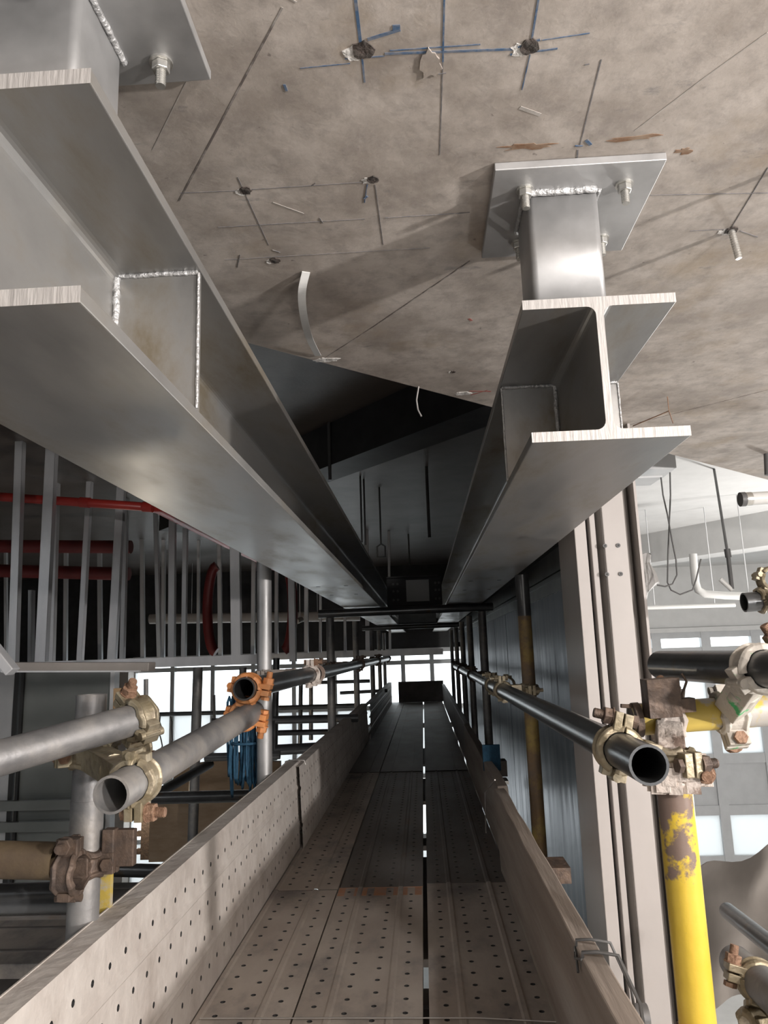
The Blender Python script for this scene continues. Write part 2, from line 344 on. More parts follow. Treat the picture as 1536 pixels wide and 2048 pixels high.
def window(name, x0, x1, z0, z1, xs, zs, rows, y=YB, fm='white_paint', wd=.06):
    """frame is the structure; panes are its parts"""
    mb = MB()
    for x in xs: mb.box((x - wd / 2, y - .02, z0), (x + wd / 2, y + .08, z1))
    for z in zs: mb.box((x0, y - .01, z - wd / 2), (x1, y + .07, z + wd / 2))
    o = struct(name, mb, fm)
    for i in range(len(xs) - 1):
        for j in range(len(zs) - 1):
            b = MB().box((xs[i] + wd / 2, y + .02, zs[j] + wd / 2), (xs[i + 1] - wd / 2, y + .03, zs[j + 1] - wd / 2))
            b.build('spandrel_panel' if rows[j] not in ('glass', 'frosted') else 'pane', rows[j], o)
    return o
window('window_1', -4.3, .60, FL, 0.02, [-4.28, -3.70, -3.10, -2.5, -1.9, -1.3, -.75, -.30, .12, .58], [FL + .03, -2.55, -1.75, -.80, -.17, 0.0],
       ['frosted', 'glass', 'frosted', 'glass', 'glass'])
mb = MB().box((-4.62, YB - .25, FL), (-4.27, YB + .1, .02)); struct('trim_column', mb, 'beige')
window('window_2', .62, 8, FL, .13, [.65, 1.7, 2.75, 3.35, 4.05, 4.75, 5.5, 6.3, 7.1, 7.97], [FL + .03, -2.95, -2.30, -1.62, -.15, .11],
       ['frosted', 'frosted', 'grey_panel', 'frosted', 'glass'], fm='grey_panel', wd=.13)
mb = MB().box((.62, YB - .15, .13), (8, YB + .2, 1.3)); mb.box((.62, YB - .22, .13), (8, YB - .15, .19)); struct('wall_back_side', mb, 'white_ceiling')
# partition over the cladding that closes off the dark side
mb = MB().box((.56, 2.9, .36), (.62, YB, ZU)); struct('wall_partition', mb, 'wall_dark')

# ================================================================== cladding screen along the walkway
cl = thing('cladding_screen', (.54, 2.4, FL), 'dark blue-grey metal cladding screen running along the right of the walkway', 'cladding')
ys = [2.42, 3.62, 4.7, 5.45, 6.3, 7.2, 8.2, 9.3, 10.4]
for a, b in zip(ys[:-1], ys[1:]):
    m_ = MB().box((.522, a + .006, FL + .1), (.54, b - .006, .245)); m_.build('panel', 'clad', cl, bevel=.003)
m_ = MB().box((.54, 2.42, FL), (.56, 10.4, .36)); m_.build('backing', 'slot', cl)
m_ = MB(); m_.box((.50, 2.40, .245), (.54, 10.4, .262)); m_.box((.512, 2.40, .20), (.520, 10.4, .245)); m_.build('top_rail', 'clad_edge', cl)
m_ = MB(); m_.box((.515, 2.38, .275), (.545, 10.4, .36)); m_.build('head_strip', 'clad_edge', cl)
for k in range(9): MB().box((.518, 2.55 + k * .11, .2), (.5225, 2.60 + k * .11, .203)).build('fixing_clip', 'bolt', cl)

# white mullion at the near end of the cladding
mu = thing('wall_mullion', (.55, 2.2, FL), 'warm white aluminium wall mullion with four black screws, behind the yellow post', 'mullion')
def vb(x0, x1, y0, y1): return MB().box((x0, y0, FL), (x1, y1, ZC))
vb(.455, .489, 2.16, 2.42).build('cover_strip', 'frame', mu, bevel=.002)
vb(.489, .503, 2.21, 2.42).build('gasket', 'slot', mu)
vb(.503, .519, 2.17, 2.42).build('inner_strip', 'frame', mu, bevel=.002)
m_ = MB(); m_.prism([(.519, 2.20), (.534, 2.155), (.536, 2.155), (.536, 2.42), (.519, 2.42)], FL, ZC, lambda u, w_, t: (u, w_, t)); m_.build('side_return', 'frame_side', mu)
vb(.536, .601, 2.15, 2.30).build('front_face', 'frame', mu, bevel=.0025)
m_ = MB(); m_.prism([(.601, 2.16), (.634, 2.22), (.634, 2.30), (.601, 2.30)], FL, ZC, lambda u, w_, t: (u, w_, t)); m_.build('recess_strip', 'frame_side', mu)
vb(.634, .641, 2.15, 2.30).build('edge_lip', 'frame', mu)
for px, py in ((1208, 1092), (1236, 1091), (1212, 1149), (1241, 1148)):
    c = at(px, py, y=2.15); c = V((c.x + .002 if px < 1220 else c.x, 2.15, c.z)); m_ = MB()
    m_.tube([c + V((0, -.004, 0)), c + V((0, .002, 0))], .0062, 14); m_.cur = 1; m_.hexa(c + V((0, -.0045, 0)), (0, 1, 0), .003, .002)
    m_.build('screw', ['cable', 'slot'], mu)

# ================================================================== steel beams
def isec(cx, zb, wdt, h, tf, tw, rr=.012):
    x0, x1 = cx - wdt / 2, cx + wdt / 2; a, b = cx - tw / 2, cx + tw / 2; P = []
    P += [(x0, zb), (x1, zb), (x1, zb + tf)]
    def arc(cx_, cz_, a0, a1): return [(cx_ + rr * math.cos(a0 + (a1 - a0) * k / 5), cz_ + rr * math.sin(a0 + (a1 - a0) * k / 5)) for k in range(6)]
    H = math.pi / 2
    P += arc(b + rr, zb + tf + rr, 3 * H, 2 * H) + arc(b + rr, zb + h - tf - rr, 2 * H, H)
    P += [(x1, zb + h - tf), (x1, zb + h), (x0, zb + h), (x0, zb + h - tf)]
    P += arc(a - rr, zb + h - tf - rr, H, 0) + arc(a - rr, zb + tf + rr, 0, -H)
    P += [(x0, zb + tf)]
    return P
def bead(p, q, r=.004, n=None):       # a lumpy weld bead
    p, q = V(p), V(q); L_ = (q - p).length; n = n or max(3, int(L_ / .007)); b = MB()
    pts = [p.lerp(q, k / n) + V((random.uniform(-1, 1), random.uniform(-1, 1), random.uniform(-1, 1))) * r * .18 for k in range(n + 1)]
    b.tube(pts, r, 8); return b
def anchor(par, x, y, z, L_=.030):
    b = MB(); b.tube([(x, y, z + .01), (x, y, z - L_)], .0052, 12)
    for k in range(9): b.tube([(x, y, z - L_ + .002 + k * .0028), (x, y, z - L_ + .0032 + k * .0028)], .0058, 12)
    a = b.build('anchor_bolt', 'bolt', par)
    b = MB(); b.tube([(x, y, z), (x, y, z - .0025)], .0125, 18); b.build('washer', 'bolt', a)
    b = MB(); b.hexa((x, y, z - .0025), (0, 0, -1), .0098, .0095); b.build('nut', 'bolt', a, bevel=.001)
def beam(name, label, cx, wdt, y0, y1, stub, plate, stiffs, bolts, zb=.258, h=.197, tf=.0135, tw=.010, web=0):
    t = thing('steel_beam', (cx, y0, zb), label, 'steel beam')
    m_ = MB(); P = isec(cx, zb, wdt, h, tf, tw); n = len(P)
    vs = [(u, y0, w_) for u, w_ in P] + [(u, y1, w_) for u, w_ in P]
    m_.add(vs, [(i, (i + 1) % n, n + (i + 1) % n, n + i) for i in range(n)])
    m_.add([(u, y1, w_) for u, w_ in P], [tuple(range(n))])
    m_.cur = 1; m_.add([(u, y0, w_) for u, w_ in P], [tuple(range(n))])
    m_.build('i_section', ['beam', 'saw'], t, bevel=.0012)
    for (ys_, side) in stiffs:
        xa = cx + side * tw / 2; xb = cx + side * (wdt / 2 - .002); zt = zb + h - tf
        m_ = MB().box((xa, ys_, zb + tf), (xb, ys_ + .010, zt)); s_ = m_.build('stiffener', 'beam', t, bevel=.001)
        bead((xa + side * .003, ys_ - .002, zb + tf + .004), (xa + side * .003, ys_ - .002, zt - .004), .0042).build('weld_bead', 'weld', s_)
        bead((xa + side * .004, ys_ - .001, zt - .002), (xb - side * .001, ys_ - .001, zt - .002), .003).build('weld_bead', 'weld', s_)
        bead((xb, ys_ - .001, zb + tf + .003), (xb, ys_ - .001, zt - .003), .0017).build('weld_bead', 'weld', s_)
    sx0, sx1, sy0, sy1 = stub; zt = zb + h
    m_ = MB(); rr = .009; Q = []
    for cx_, cy_, a0 in ((sx1 - rr, sy1 - rr, 0), (sx0 + rr, sy1 - rr, 90), (sx0 + rr, sy0 + rr, 180), (sx1 - rr, sy0 + rr, 270)):
        for k in range(6): a = math.radians(a0 + 18 * k); Q.append((cx_ + rr * math.cos(a), cy_ + rr * math.sin(a)))
    m_.prism(Q, zt, .632, lambda u, w_, tt: (u, w_, tt)); so = m_.build('stub_post', 'galv', t)
    for f in so.data.polygons: f.use_smooth = len(f.vertices) == 4
    bead((sx0 + .004, sy0 - .003, .628), (sx1 - .004, sy0 - .003, .628), .0055).build('weld_bead', 'weld', t)
    bead((sx1 + .002, sy0, .629), (sx1 + .002, sy1, .629), .004).build('weld_bead', 'weld', t)
    bead((sx0 - .002, sy0, .629), (sx0 - .002, sy1, .629), .004).build('weld_bead', 'weld', t)
    px0, px1, py0, py1 = plate
    m_ = MB().box((px0, py0, .630), (px1, py1, ZC - .0005)); m_.build('base_plate', 'galv', t, bevel=.0012)
    for bx, by in bolts: anchor(t, bx, by, .630)
    # pairs of bolt holes in the bottom flange further along
    for yy in (2.9, 3.35, 6.0, 6.45):
        for sx in (-.055, .055):
            m_ = MB().tube([(cx + sx, yy, zb - .0006), (cx + sx, yy, zb + .002)], .009, 12); m_.build('bolt_hole', 'slot', t)
    return t
beam('r', 'galvanised steel beam at the right, its sawn end face showing above the walkway', .2525, .202, .93, 11.0,
     (.172, .272, .955, 1.055), (.123, .351, .90, 1.128), [(1.225, -1), (1.225, 1)], [(.169, .946), (.307, .948), (.178, 1.085), (.307, 1.085)])
beam('l', 'galvanised steel beam at the left, closest to the viewer, with a welded stiffener', -.3465, .213, .492, 11.0,
     (-.396, -.296, .577, .677), (-.44, -.209, .475, .71), [(.783, 1), (.783, -1)], [(-.255, .680), (-.255, .50), (-.42, .68)])

# cross beam between the two beams, with a white sheet on it
cb = thing('cross_beam', (-.05, 5.2, .30), 'dark cross beam bolted between the two steel beams, carrying a pale square sheet', 'steel beam')
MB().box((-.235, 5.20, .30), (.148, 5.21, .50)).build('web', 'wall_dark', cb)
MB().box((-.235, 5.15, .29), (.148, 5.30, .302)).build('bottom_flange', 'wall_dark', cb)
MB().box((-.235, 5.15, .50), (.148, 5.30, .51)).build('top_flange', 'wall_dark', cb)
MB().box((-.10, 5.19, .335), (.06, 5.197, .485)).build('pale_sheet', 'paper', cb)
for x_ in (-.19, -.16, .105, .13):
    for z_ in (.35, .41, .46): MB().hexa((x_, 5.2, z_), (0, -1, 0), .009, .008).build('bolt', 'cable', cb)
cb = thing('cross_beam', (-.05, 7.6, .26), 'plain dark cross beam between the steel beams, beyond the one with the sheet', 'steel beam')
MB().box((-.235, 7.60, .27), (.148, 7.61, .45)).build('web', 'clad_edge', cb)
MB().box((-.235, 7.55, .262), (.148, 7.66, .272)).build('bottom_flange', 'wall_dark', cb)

# ================================================================== walkway planks (perforated steel boards)
def perf(mb, o, u, v, nrm, L_, W_, hole_v, ribs, pitch=.06, r=.0056, rib_h=.0032, skip=None):
    """perforated sheet: u along, v across, nrm up. real holes with a pressed lip."""
    o, u, v, nrm = V(o), V(u).normalized(), V(v).normalized(), V(nrm).normalized()
    def P(a, b, c=0): return o + u * a + v * b + nrm * c
    n = int(L_ / pitch); cut = sorted(set([0, W_] + [x for c in hole_v for x in (c - .018, c + .018)]))
    hs = .018
    strips = []; x = 0
    for c in sorted(hole_v): strips.append((x, c - hs, None)); strips.append((c - hs, c + hs, c)); x = c + hs
    strips.append((x, W_, None))
    for a, b, c in strips:
        if c is None:
            rib = [q_ for q_ in ribs if a - .001 <= q_ <= b + .001]
            xs = [a]; hs_ = [0]
            for q_ in rib: xs += [q_ - .009, q_ - .0045, q_ + .0045, q_ + .009]; hs_ += [0, rib_h, rib_h, 0]
            xs.append(b); hs_.append(0)
            vs = []; fs = []
            for xx, hh in zip(xs, hs_): vs += [P(0, xx, hh), P(L_, xx, hh)]
            for k in range(len(xs) - 1): fs.append((2 * k, 2 * k + 1, 2 * k + 3, 2 * k + 2))
            mb.add(vs, fs)
        else:
            off = pitch / 2 if hole_v.index(c) % 2 else 0
            a0 = off
            if off: mb.add([P(0, a), P(off, a), P(off, b), P(0, b)], [(0, 1, 2, 3)])
            nn = int((L_ - off) / pitch)
            for i in range(nn):
                s0 = a0 + i * pitch; s1 = s0 + pitch; m0 = (s0 + s1) / 2
                out = [(s1, c), (s1, b), (m0, b), (s0, b), (s0, c), (s0, a), (m0, a), (s1, a)]
                vs = [P(*q_) for q_ in out]
                for rr, hh in ((r * 1.9, 0), (r * 1.05, .0005), (r, -.012)):
                    vs += [P(m0 + rr * math.cos(k * math.pi / 4), c + rr * math.sin(k * math.pi / 4), hh) for k in range(8)]
                fs = []
                for g in range(3):
                    for k in range(8): fs.append((g * 8 + k, g * 8 + (k + 1) % 8, g * 8 + 8 + (k + 1) % 8, g * 8 + 8 + k))
                mb.add(vs, fs)
                for k in range(1, 9): mb.m[-k] = 1           # bore coloured black to stand in for shade inside the hole
            e = a0 + nn * pitch
            if e < L_ - 1e-4: mb.add([P(e, a), P(L_, a), P(L_, b), P(e, b)], [(0, 1, 2, 3)])
    # folded edges
    for b_ in (0, W_):
        sgn = 1 if b_ == 0 else -1
        mb.add([P(0, b_), P(L_, b_), P(L_, b_, -.041), P(0, b_, -.041), P(0, b_ + sgn * .02, -.041), P(L_, b_ + sgn * .02, -.041)], [(0, 1, 2, 3), (3, 2, 5, 4)])
HV = [.034, .098, .155, .219]; RB = [.066, .187]
def plank(x0, y0, y1, z, label, m='dusty', group=None, orange=False, fine=True):
    mb = MB(); t = None
    if fine: perf(mb, (x0, y0, z), (0, 1, 0), (1, 0, 0), (0, 0, 1), y1 - y0, .253, HV, RB)
    else:
        mb.box((x0, y0, z - .045), (x0 + .253, y1, z))
        for q_ in RB: mb.box((x0 + q_ - .004, y0, z), (x0 + q_ + .004, y1, z + .003))
    t = thing('scaffold_plank', (x0 + .126, y0, z - .045), label, 'scaffold plank', group)
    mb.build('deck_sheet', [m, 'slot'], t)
    MB().box((x0, y0, z - .045), (x0 + .253, y0 + .002, z)).build('end_cap', 'orange_end' if orange else 'dark_plank', t)
    MB().box((x0, y1 - .002, z - .045), (x0 + .253, y1, z + .001)).build('end_cap', 'orange_end' if orange else 'dark_plank', t)
    if orange:
        b = MB(); b.box((x0 + .002, y1 - .075, z + .0004), (x0 + .022, y1 - .004, z + .0009))
        for a_, c_ in ((.05, .062), (.072, .088), (.109, .145), (.166, .183), (.192, .208), (.23, .25)): b.box((x0 + a_, y1 - .075, z + .0004), (x0 + c_, y1 - .004, z + .0009))
        b.build('orange_paint', 'orange_end', t)
    return t
X1, X2, X3 = -.541, -.283, -.017
plank(X1, .35, 2.39, -.702, 'perforated steel plank nearest, against the left toe board, striped with light')
plank(X2, .35, 2.40, -.700, 'perforated steel plank with an orange painted end, nearest in the middle', orange=True)
plank(X3, .35, 2.43, -.700, 'perforated steel plank nearest, beside the right toe board')
plank(X1, 2.40, 4.58, -.704, 'steel plank on the left of the second row, beyond the near joint')
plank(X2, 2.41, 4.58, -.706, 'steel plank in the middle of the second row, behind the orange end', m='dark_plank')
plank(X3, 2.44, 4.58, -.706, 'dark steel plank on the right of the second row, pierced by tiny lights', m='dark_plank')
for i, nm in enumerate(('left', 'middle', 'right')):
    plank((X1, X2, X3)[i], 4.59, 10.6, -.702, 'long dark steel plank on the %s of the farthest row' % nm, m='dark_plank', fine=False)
# supports under the deck
def tubeo(name, p, q, m, label, cat='scaffold tube', r=.02415, group=None, seg=24):
    mb = MB(); mb.tube([p, V(p).lerp(V(q), .5), q], r, seg, wall=.0034 if r > .015 else None)
    return tag(mb.build(name, m), label, cat, group)
tubeo('scaffold_tube', (-.62, 1.75, -.772), (.44, 1.75, -.772), 'tube', 'grey transom tube under the nearest planks')
tubeo('scaffold_tube', (-.62, 4.5, -.776), (.44, 4.5, -.776), 'tube', 'grey transom tube under the second row of planks')
tubeo('scaffold_tube', (-.62, 8.0, -.772), (.44, 8.0, -.772), 'tube', 'grey transom tube under the farthest planks')
for i_, (a_, b_) in enumerate(((.35, 1.84), (2.0, 2.92), (3.08, 3.2), (3.95, 4.62), (5.2, 6.0))):  # added strips under the deck, breaking up the light through the plank gap
    MBx = MB().box((-.075, a_, -.768), (.04, b_, -.750)); tag(MBx.build('gap_light_block', 'dark_plank'), ('nearest', 'second', 'short third', 'fourth', 'farthest')[i_] + ' added dark strip blocking light in the gap between the planks', 'batten', None)

# board stood across the far end of the walkway
MBx = MB().box((-.36, 10.45, -.70), (.26, 10.49, -.42)); tag(MBx.build('end_board', 'dark_plank', bevel=.004), 'dark board stood across the far end of the walkway', 'board')

# ================================================================== toe boards
def toe_l(y0, y1, xb, xt, z1, label, m='dusty2'):
    t = thing('toe_board', (xb, y0, -.70), label, 'toe board')
    v_ = V((xt - xb, 0, z1 + .698)); W_ = v_.length; mb = MB()
    perf(mb, (xb, y0, -.698), (0, 1, 0), v_, (1, 0, 0), y1 - y0, W_, [.05, .115, .175, .245], [.083, .21], r=.0050)
    mb.box((xt - .043, y0, z1 - .03), (xt - .0405, y1, z1 + .0015))
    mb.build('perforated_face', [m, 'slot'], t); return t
toe_l(.30, 2.98, -.482, -.4935, -.402, 'dusty perforated steel plank stood on edge as the near left toe board')
toe_l(2.86, 6.2, -.466, -.478, -.412, 'second left toe board, dusty, starting behind the wire tie')
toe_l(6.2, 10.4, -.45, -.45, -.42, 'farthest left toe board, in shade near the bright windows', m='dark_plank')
def toe_r(pts, label, m='timber'):
    t = thing('toe_board', pts[0], label, 'toe board'); mb = MB()
    n = len(pts); rows = []
    for (x, y, z) in pts:
        rows.append([(x + .008, y, -.70), (x, y, z), (x + .034, y, z + .001), (x + .060, y, -.70)])
    vs = [p for r_ in rows for p in r_]; fs = []
    for i in range(n - 1):
        for k in range(4): fs.append((i * 4 + k, i * 4 + (k + 1) % 4, i * 4 + 4 + (k + 1) % 4, i * 4 + 4 + k))
    fs += [(0, 1, 2, 3), tuple((n - 1) * 4 + k for k in (3, 2, 1, 0))]
    mb.add(vs, fs); mb.build('plank_board', m, t, bevel=.003); return t
rp = [(.212 + .0012 * math.sin(k * 2.1), .5 + k * .12, -.448 + .0015 * math.sin(k * 1.7)) for k in range(18)]
toe_r(rp, 'rough dusty timber toe board at the near right, tied with wire')
rp = [(.228 + .002 * math.sin(k * 2.1), 2.6 + k * .3, -.452 + .003 * math.sin(k * 1.7)) for k in range(8)]
toe_r(rp, 'second dusty timber toe board on the right, behind the yellow post')
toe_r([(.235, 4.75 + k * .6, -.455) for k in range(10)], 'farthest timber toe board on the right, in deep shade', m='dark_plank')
# dark end shackle and wires round the right board
mb = MB(); a = [(.222, 1.215, -.50), (.214, 1.20, -.46), (.214, 1.19, -.440), (.235, 1.185, -.438), (.262, 1.18, -.441), (.285, 1.17, -.50), (.29, 1.16, -.60)]
mb.tube(a, .0028, 8); mb.tube([V(p) + V((0, .045, .001)) for p in a], .0022, 8); mb.tube([(.212, 1.19, -.45), (.206, 1.21, -.455), (.212, 1.24, -.45), (.207, 1.20, -.47)], .002, 8)
tag(mb.build('wire_tie', 'cable'), 'dark wire tie wrapped over the near right toe board', 'wire')
mb = MB(); mb.tube([(-.46, 2.90, -.41), (-.465, 2.9, -.395), (-.50, 2.9, -.392), (-.54, 2.92, -.40), (-.545, 2.92, -.45), (-.56, 2.9, -.42)], .003, 8)
tag(mb.build('wire_tie', 'wire'), 'bright wire tie looped over the left toe board', 'wire')
mb = MB(); mb.tube([at(400, 2037, z=-.694), at(700, 2036, z=-.694), at(960, 2036, z=-.694), at(1150, 2046, z=-.69)], .0014, 6)
tag(mb.build('wire_strand', 'wire'), 'thin pale wire lying across the nearest planks', 'wire')
mb = MB(); p = at(985, 1585, x=.20); mb.tube([at(990, 1560, x=.215), at(970, 1585, x=.20), at(972, 1665, x=.17)], .002, 6)
tag(mb.build('wire_tie', 'wire'), 'short wire hanging inside the second right toe board', 'wire')
# small packers on the right board
mb = MB(); c = at(997, 1562, x=.27); mb.obox(c, ((1, 0, 0), (0, 1, 0), (0, 0, 1)), (.035, .04, .006)); tag(mb.build('steel_packer', 'bolt'), 'shiny steel packer on the right toe board, beside the yellow worn post', 'packer')
mb = MB(); c = at(993, 1535, x=.285); mb.obox(c, ((1, 0, 0), (0, 1, 0), (0, 0, 1)), (.04, .04, .03)); tag(mb.build('timber_block', 'dark_plank'), 'dark block behind the shiny packer on the right toe board', 'block')
mb = MB(); c = at(983, 1515, x=.26); mb.obox(c, ((1, 0, 0), (0, 1, 0), (0, 0, 1)), (.035, .01, .05)); tag(mb.build('plastic_clip', 'blue_rope'), 'dark blue clip on the right toe board behind the block', 'clip')
mb = MB(); c = at(1112, 1740, x=.31); mb.obox(c, ((1, 0, 0), (0, 1, 0), (0, 0, 1)), (.028, .05, .018)); tag(mb.build('timber_block', 'black_worn'), 'dark metal stub poking out beyond the right toe board', 'block')

# ================================================================== couplers
def coupler(c1, d1, c2, d2, m, label, bolt_m='rust', s1=None, s2=None, group=None, crust=False):
    """two hinged bands around two tubes (centres c, directions d) joined by a saddle; each closed by a T bolt and nut"""
    c1, c2 = V(c1), V(c2); d1, d2 = V(d1).normalized(), V(d2).normalized(); link = (c2 - c1)
    t = thing('scaffold_coupler', (c1 + c2) / 2, label, 'coupler', group)
    def band(c, d, other, side):
        to = (other - c); to = (to - d * to.dot(d)).normalized()
        s = V(side) if side else to.cross(d)
        s = (s - d * s.dot(d) - to * s.dot(to)).normalized()
        R0, R1, hw = .0248, .0305, .024
        def arcband(a0, a1, hw_, name, mm):
            b = MB(); n = 16; vs = []
            for k in range(n + 1):
                a = a0 + (a1 - a0) * k / n; e = to * math.cos(a) + s * math.sin(a)
                hh = hw_ * (1 - .18 * abs(math.cos(3 * a)))
                for rr, ax in ((R0, -hh), (R1 + .001, -hh * .9), (R1 + .004, -hh * .62), (R1, -hh * .45), (R1, hh * .45), (R1 + .004, hh * .62), (R1 + .001, hh * .9), (R0, hh)):
                    vs.append(c + e * rr + d * ax)
            fs = []
            for k in range(n):
                for j in range(8): fs.append((k * 8 + j, k * 8 + (j + 1) % 8, k * 8 + 8 + (j + 1) % 8, k * 8 + 8 + j))
            fs += [tuple(range(8)), tuple(n * 8 + j for j in range(8))[::-1]]
            b.add(vs, fs, False); return b, b
        b, _ = arcband(-1.75, 1.55, hw, 'x', m)
        # fixed lug that carries the bolt
        lug = c + to * .006 + s * .038
        b.obox(lug - to * .002, (to, s, d), (.006, .012, .016))
        b.obox(c + to * .004 - s * .034, (to, s, d), (.010, .008, .013))
        b.tube([c - s * .036 - d * .02, c - s * .036 + d * .02], .0065, 12)
        bo = b.build('saddle', m, t, bevel=.0012)
        b, _ = arcband(1.62, math.pi * 2 - 1.9, hw * .86, 'x', m)
        b.obox(c - to * .010 + s * .038, (to, s, d), (.0055, .013, .017))
        b.obox(c - to * .012 - s * .031, (to, s, d), (.008, .006, .010))
        b.build('cap', m, t, bevel=.0012)
        b = MB(); p0 = c + s * .042
        b.tube([p0 + to * .018, p0 - to * .042], .0062, 12)
        for k in range(8): b.tube([p0 - to * (.024 + k * .0022), p0 - to * (.0252 + k * .0022)], .0069, 12)
        b.hexa(p0 + to * .012, to, .010, .007)
        bb = b.build('t_bolt', bolt_m, t)
        b = MB(); b.hexa(p0 - to * .0165, -to, .0125, .012); b.tube([p0 - to * .0150, p0 - to * .0172], .0135, 14)
        b.build('nut', bolt_m, bb, bevel=.001)
        if crust:
            b = MB(); n = 14
            for k in range(n):
                a = 1.7 + 2.8 * k / n; e = to * math.cos(a) + s * math.sin(a)
                b.obox(c + e * (.033 + random.uniform(0, .005)) + d * random.uniform(-.014, .014), (e + V((.3, .2, .1)) * random.random(), s, d), (.004, .009, .012))
            b.build('mortar_crust', 'mortar', t, bevel=.002)
    band(c1, d1, c2, s1); band(c2, d2, c1, s2)
    L_ = link.length
    if L_ > .05:
        b = MB(); ax = link.normalized(); sd = d1 - ax * d1.dot(ax)
        sd = sd.normalized() if sd.length > .1 else ax.orthogonal().normalized()
        mid = (c1 + c2) / 2; b.obox(mid, (ax, sd, ax.cross(sd)), (max(.006, L_ / 2 - .027), .019, .019)); b.tube([c1 + link * .42, c1 + link * .58], .021, 16)
        b.build('swivel_joint', m, t, bevel=.002)
    return t

# ================================================================== right side scaffold, near
YD = V((0, 1, 0)); ZD = V((0, 0, 1)); XD = V((1, 0, 0))
ta = at(1298, 1530, y=.95); tb = V((.30, 7.4, -.160))
ta = V((ta.x, .95, ta.z))
# guard rail: two lengths joined end to end
tm = ta.lerp(tb, .38)
tubeo('guard_rail_tube', ta, tm, 'dark_tube', 'blackened guard rail tube at the right, open end facing the viewer', 'scaffold tube')
tubeo('guard_rail_tube', tm + V((0, .01, 0)), tb, 'dark_tube', 'far length of the blackened right guard rail tube', 'scaffold tube')
rd = (tb - ta).normalized()
# yellow post
YX = .345; YY = 1.115
tubeo('scaffold_post', (YX, YY, -3.25), (YX, YY, -.160), 'yellow', 'bright yellow painted scaffold post with chipped rusty patch', 'scaffold post')
k = (YY - .02 - ta.y) / (tb.y - ta.y); c = ta.lerp(tb, k)
coupler(c + rd * .0, rd, (YX, YY, c.z - .02), ZD, 'clamp', 'brass-coloured clamp joining the open-ended right guard rail to the yellow post', s1=(-.2, 0, 1), s2=(1, -.3, 0), bolt_m='black_worn')
# horizontal yellow worn tube
h0 = at(1262, 1440, y=1.20); h1 = at(1640, 1412, y=1.20)
ytube = tubeo('scaffold_tube', h0, h1, 'yellow_worn', 'worn yellow and grey horizontal tube above the yellow post', 'scaffold tube')
hd = (h1 - h0).normalized()
k1 = h0 + hd * ((YX + .026 - h0.x) / hd.x)
coupler(k1, hd, (YX, YY, -.180), ZD, 'mortar', 'mortar-crusted clamp holding the worn yellow tube to the yellow post', s1=(0, -.1, 1), s2=(1, 0, 0), crust=True)
MBx = MB(); c = at(1322, 1395, y=1.16); MBx.obox(c, (hd, (0, 1, 0), (0, 0, 1)), (.024, .018, .028)); MBx.obox(c + V((.03, .0, -.012)), (hd, YD, ZD), (.016, .012, .010))
MBx.tube([c + V((.03, 0, 0)), c + V((.04, 0, .022)), c + V((.034, 0, .034))], .002, 8)
tag(MBx.build('clamp_plate', 'black_worn', bevel=.003), 'rusty brown plate standing over the crusted clamp at the yellow post top', 'clamp plate')
MBx = MB(); c = at(1272, 1440, y=1.19)
MBx.tube([c - hd * .004, c + hd * .006], .026, 20)
for q_ in (-.018, 0, .02): MBx.bar(c + V((0, 0, q_)), c + V((-.022, -.004, q_ + .002)), .006, .006)
MBx.build('tube_cap', 'black_worn', parent=ytube, bevel=.001)
# dark tube above
d0 = at(1322, 1330, y=1.33); d1 = at(1640, 1342, y=.90)
tubeo('scaffold_tube', d0, d1, 'dark_tube', 'black glossy tube above the worn yellow tube at the right edge', 'scaffold tube')
dd = (d1 - d0).normalized(); kc = at(1418, 1330, y=1.20); kk = d0 + dd * ((kc.x - d0.x) / dd.x)
c2 = h0 + hd * ((kk.x + .010 - h0.x) / hd.x)
coupler(kk, dd, (c2.x + .012, c2.y, c2.z), hd, 'green_crust', 'green-smeared clamp between the black tube and the worn yellow tube', s1=(0, .5, 1), s2=(.0, -1, -.2))
# small tube + clamp at the right edge higher
e0_ = at(1488, 1205, y=1.9); e1_ = at(1600, 1195, y=1.9)
tubeo('scaffold_tube', e0_, e1_, 'dark_tube', 'short dark tube end at the right edge below the ceiling pipes', 'scaffold tube')
cc = at(1532, 1200, y=1.9); coupler(cc, (e1_ - e0_), cc + V((.02, 0, .05)), YD, 'clamp', 'rusty clamp at the right edge on the short dark tube', s1=(0, -1, 0))
# lower right dark tube and coupler cluster
p0 = at(1455, 1822, y=1.7); p1 = at(1640, 1968, y=1.25)
tubeo('scaffold_tube', p0, p1, 'dark_tube', 'thin dark tube slanting down at the lower right edge', 'scaffold tube', r=.0165)
g0 = at(1472, 1925, y=1.45); g1 = at(1650, 2075, y=1.05)
tubeo('scaffold_tube', g0, g1, 'tube', 'grey galvanised tube end in the bottom right corner', 'scaffold tube', r=.028)
gc = g0.lerp(g1, .34); coupler(gc, (g1 - g0), gc + V((-.02, -.03, -.055)), (1, .1, .1), 'clamp', 'dusty clamp around the grey tube in the bottom right corner', s1=(-.5, -.3, 1), bolt_m='rust')
cc = V((YX, YY, -.588)); coupler(cc, ZD, cc + V((.005, .055, 0)), XD, 'black_worn', 'rusty dark clamp at the foot of the yellow post', s1=(-1, -.4, 0), bolt_m='black_worn')
tubeo('scaffold_tube', (.375, YY + .055, -.61), (.9, YY + .055, -.61), 'tube', 'dusty ledger tube at the foot of the yellow post', 'scaffold tube')

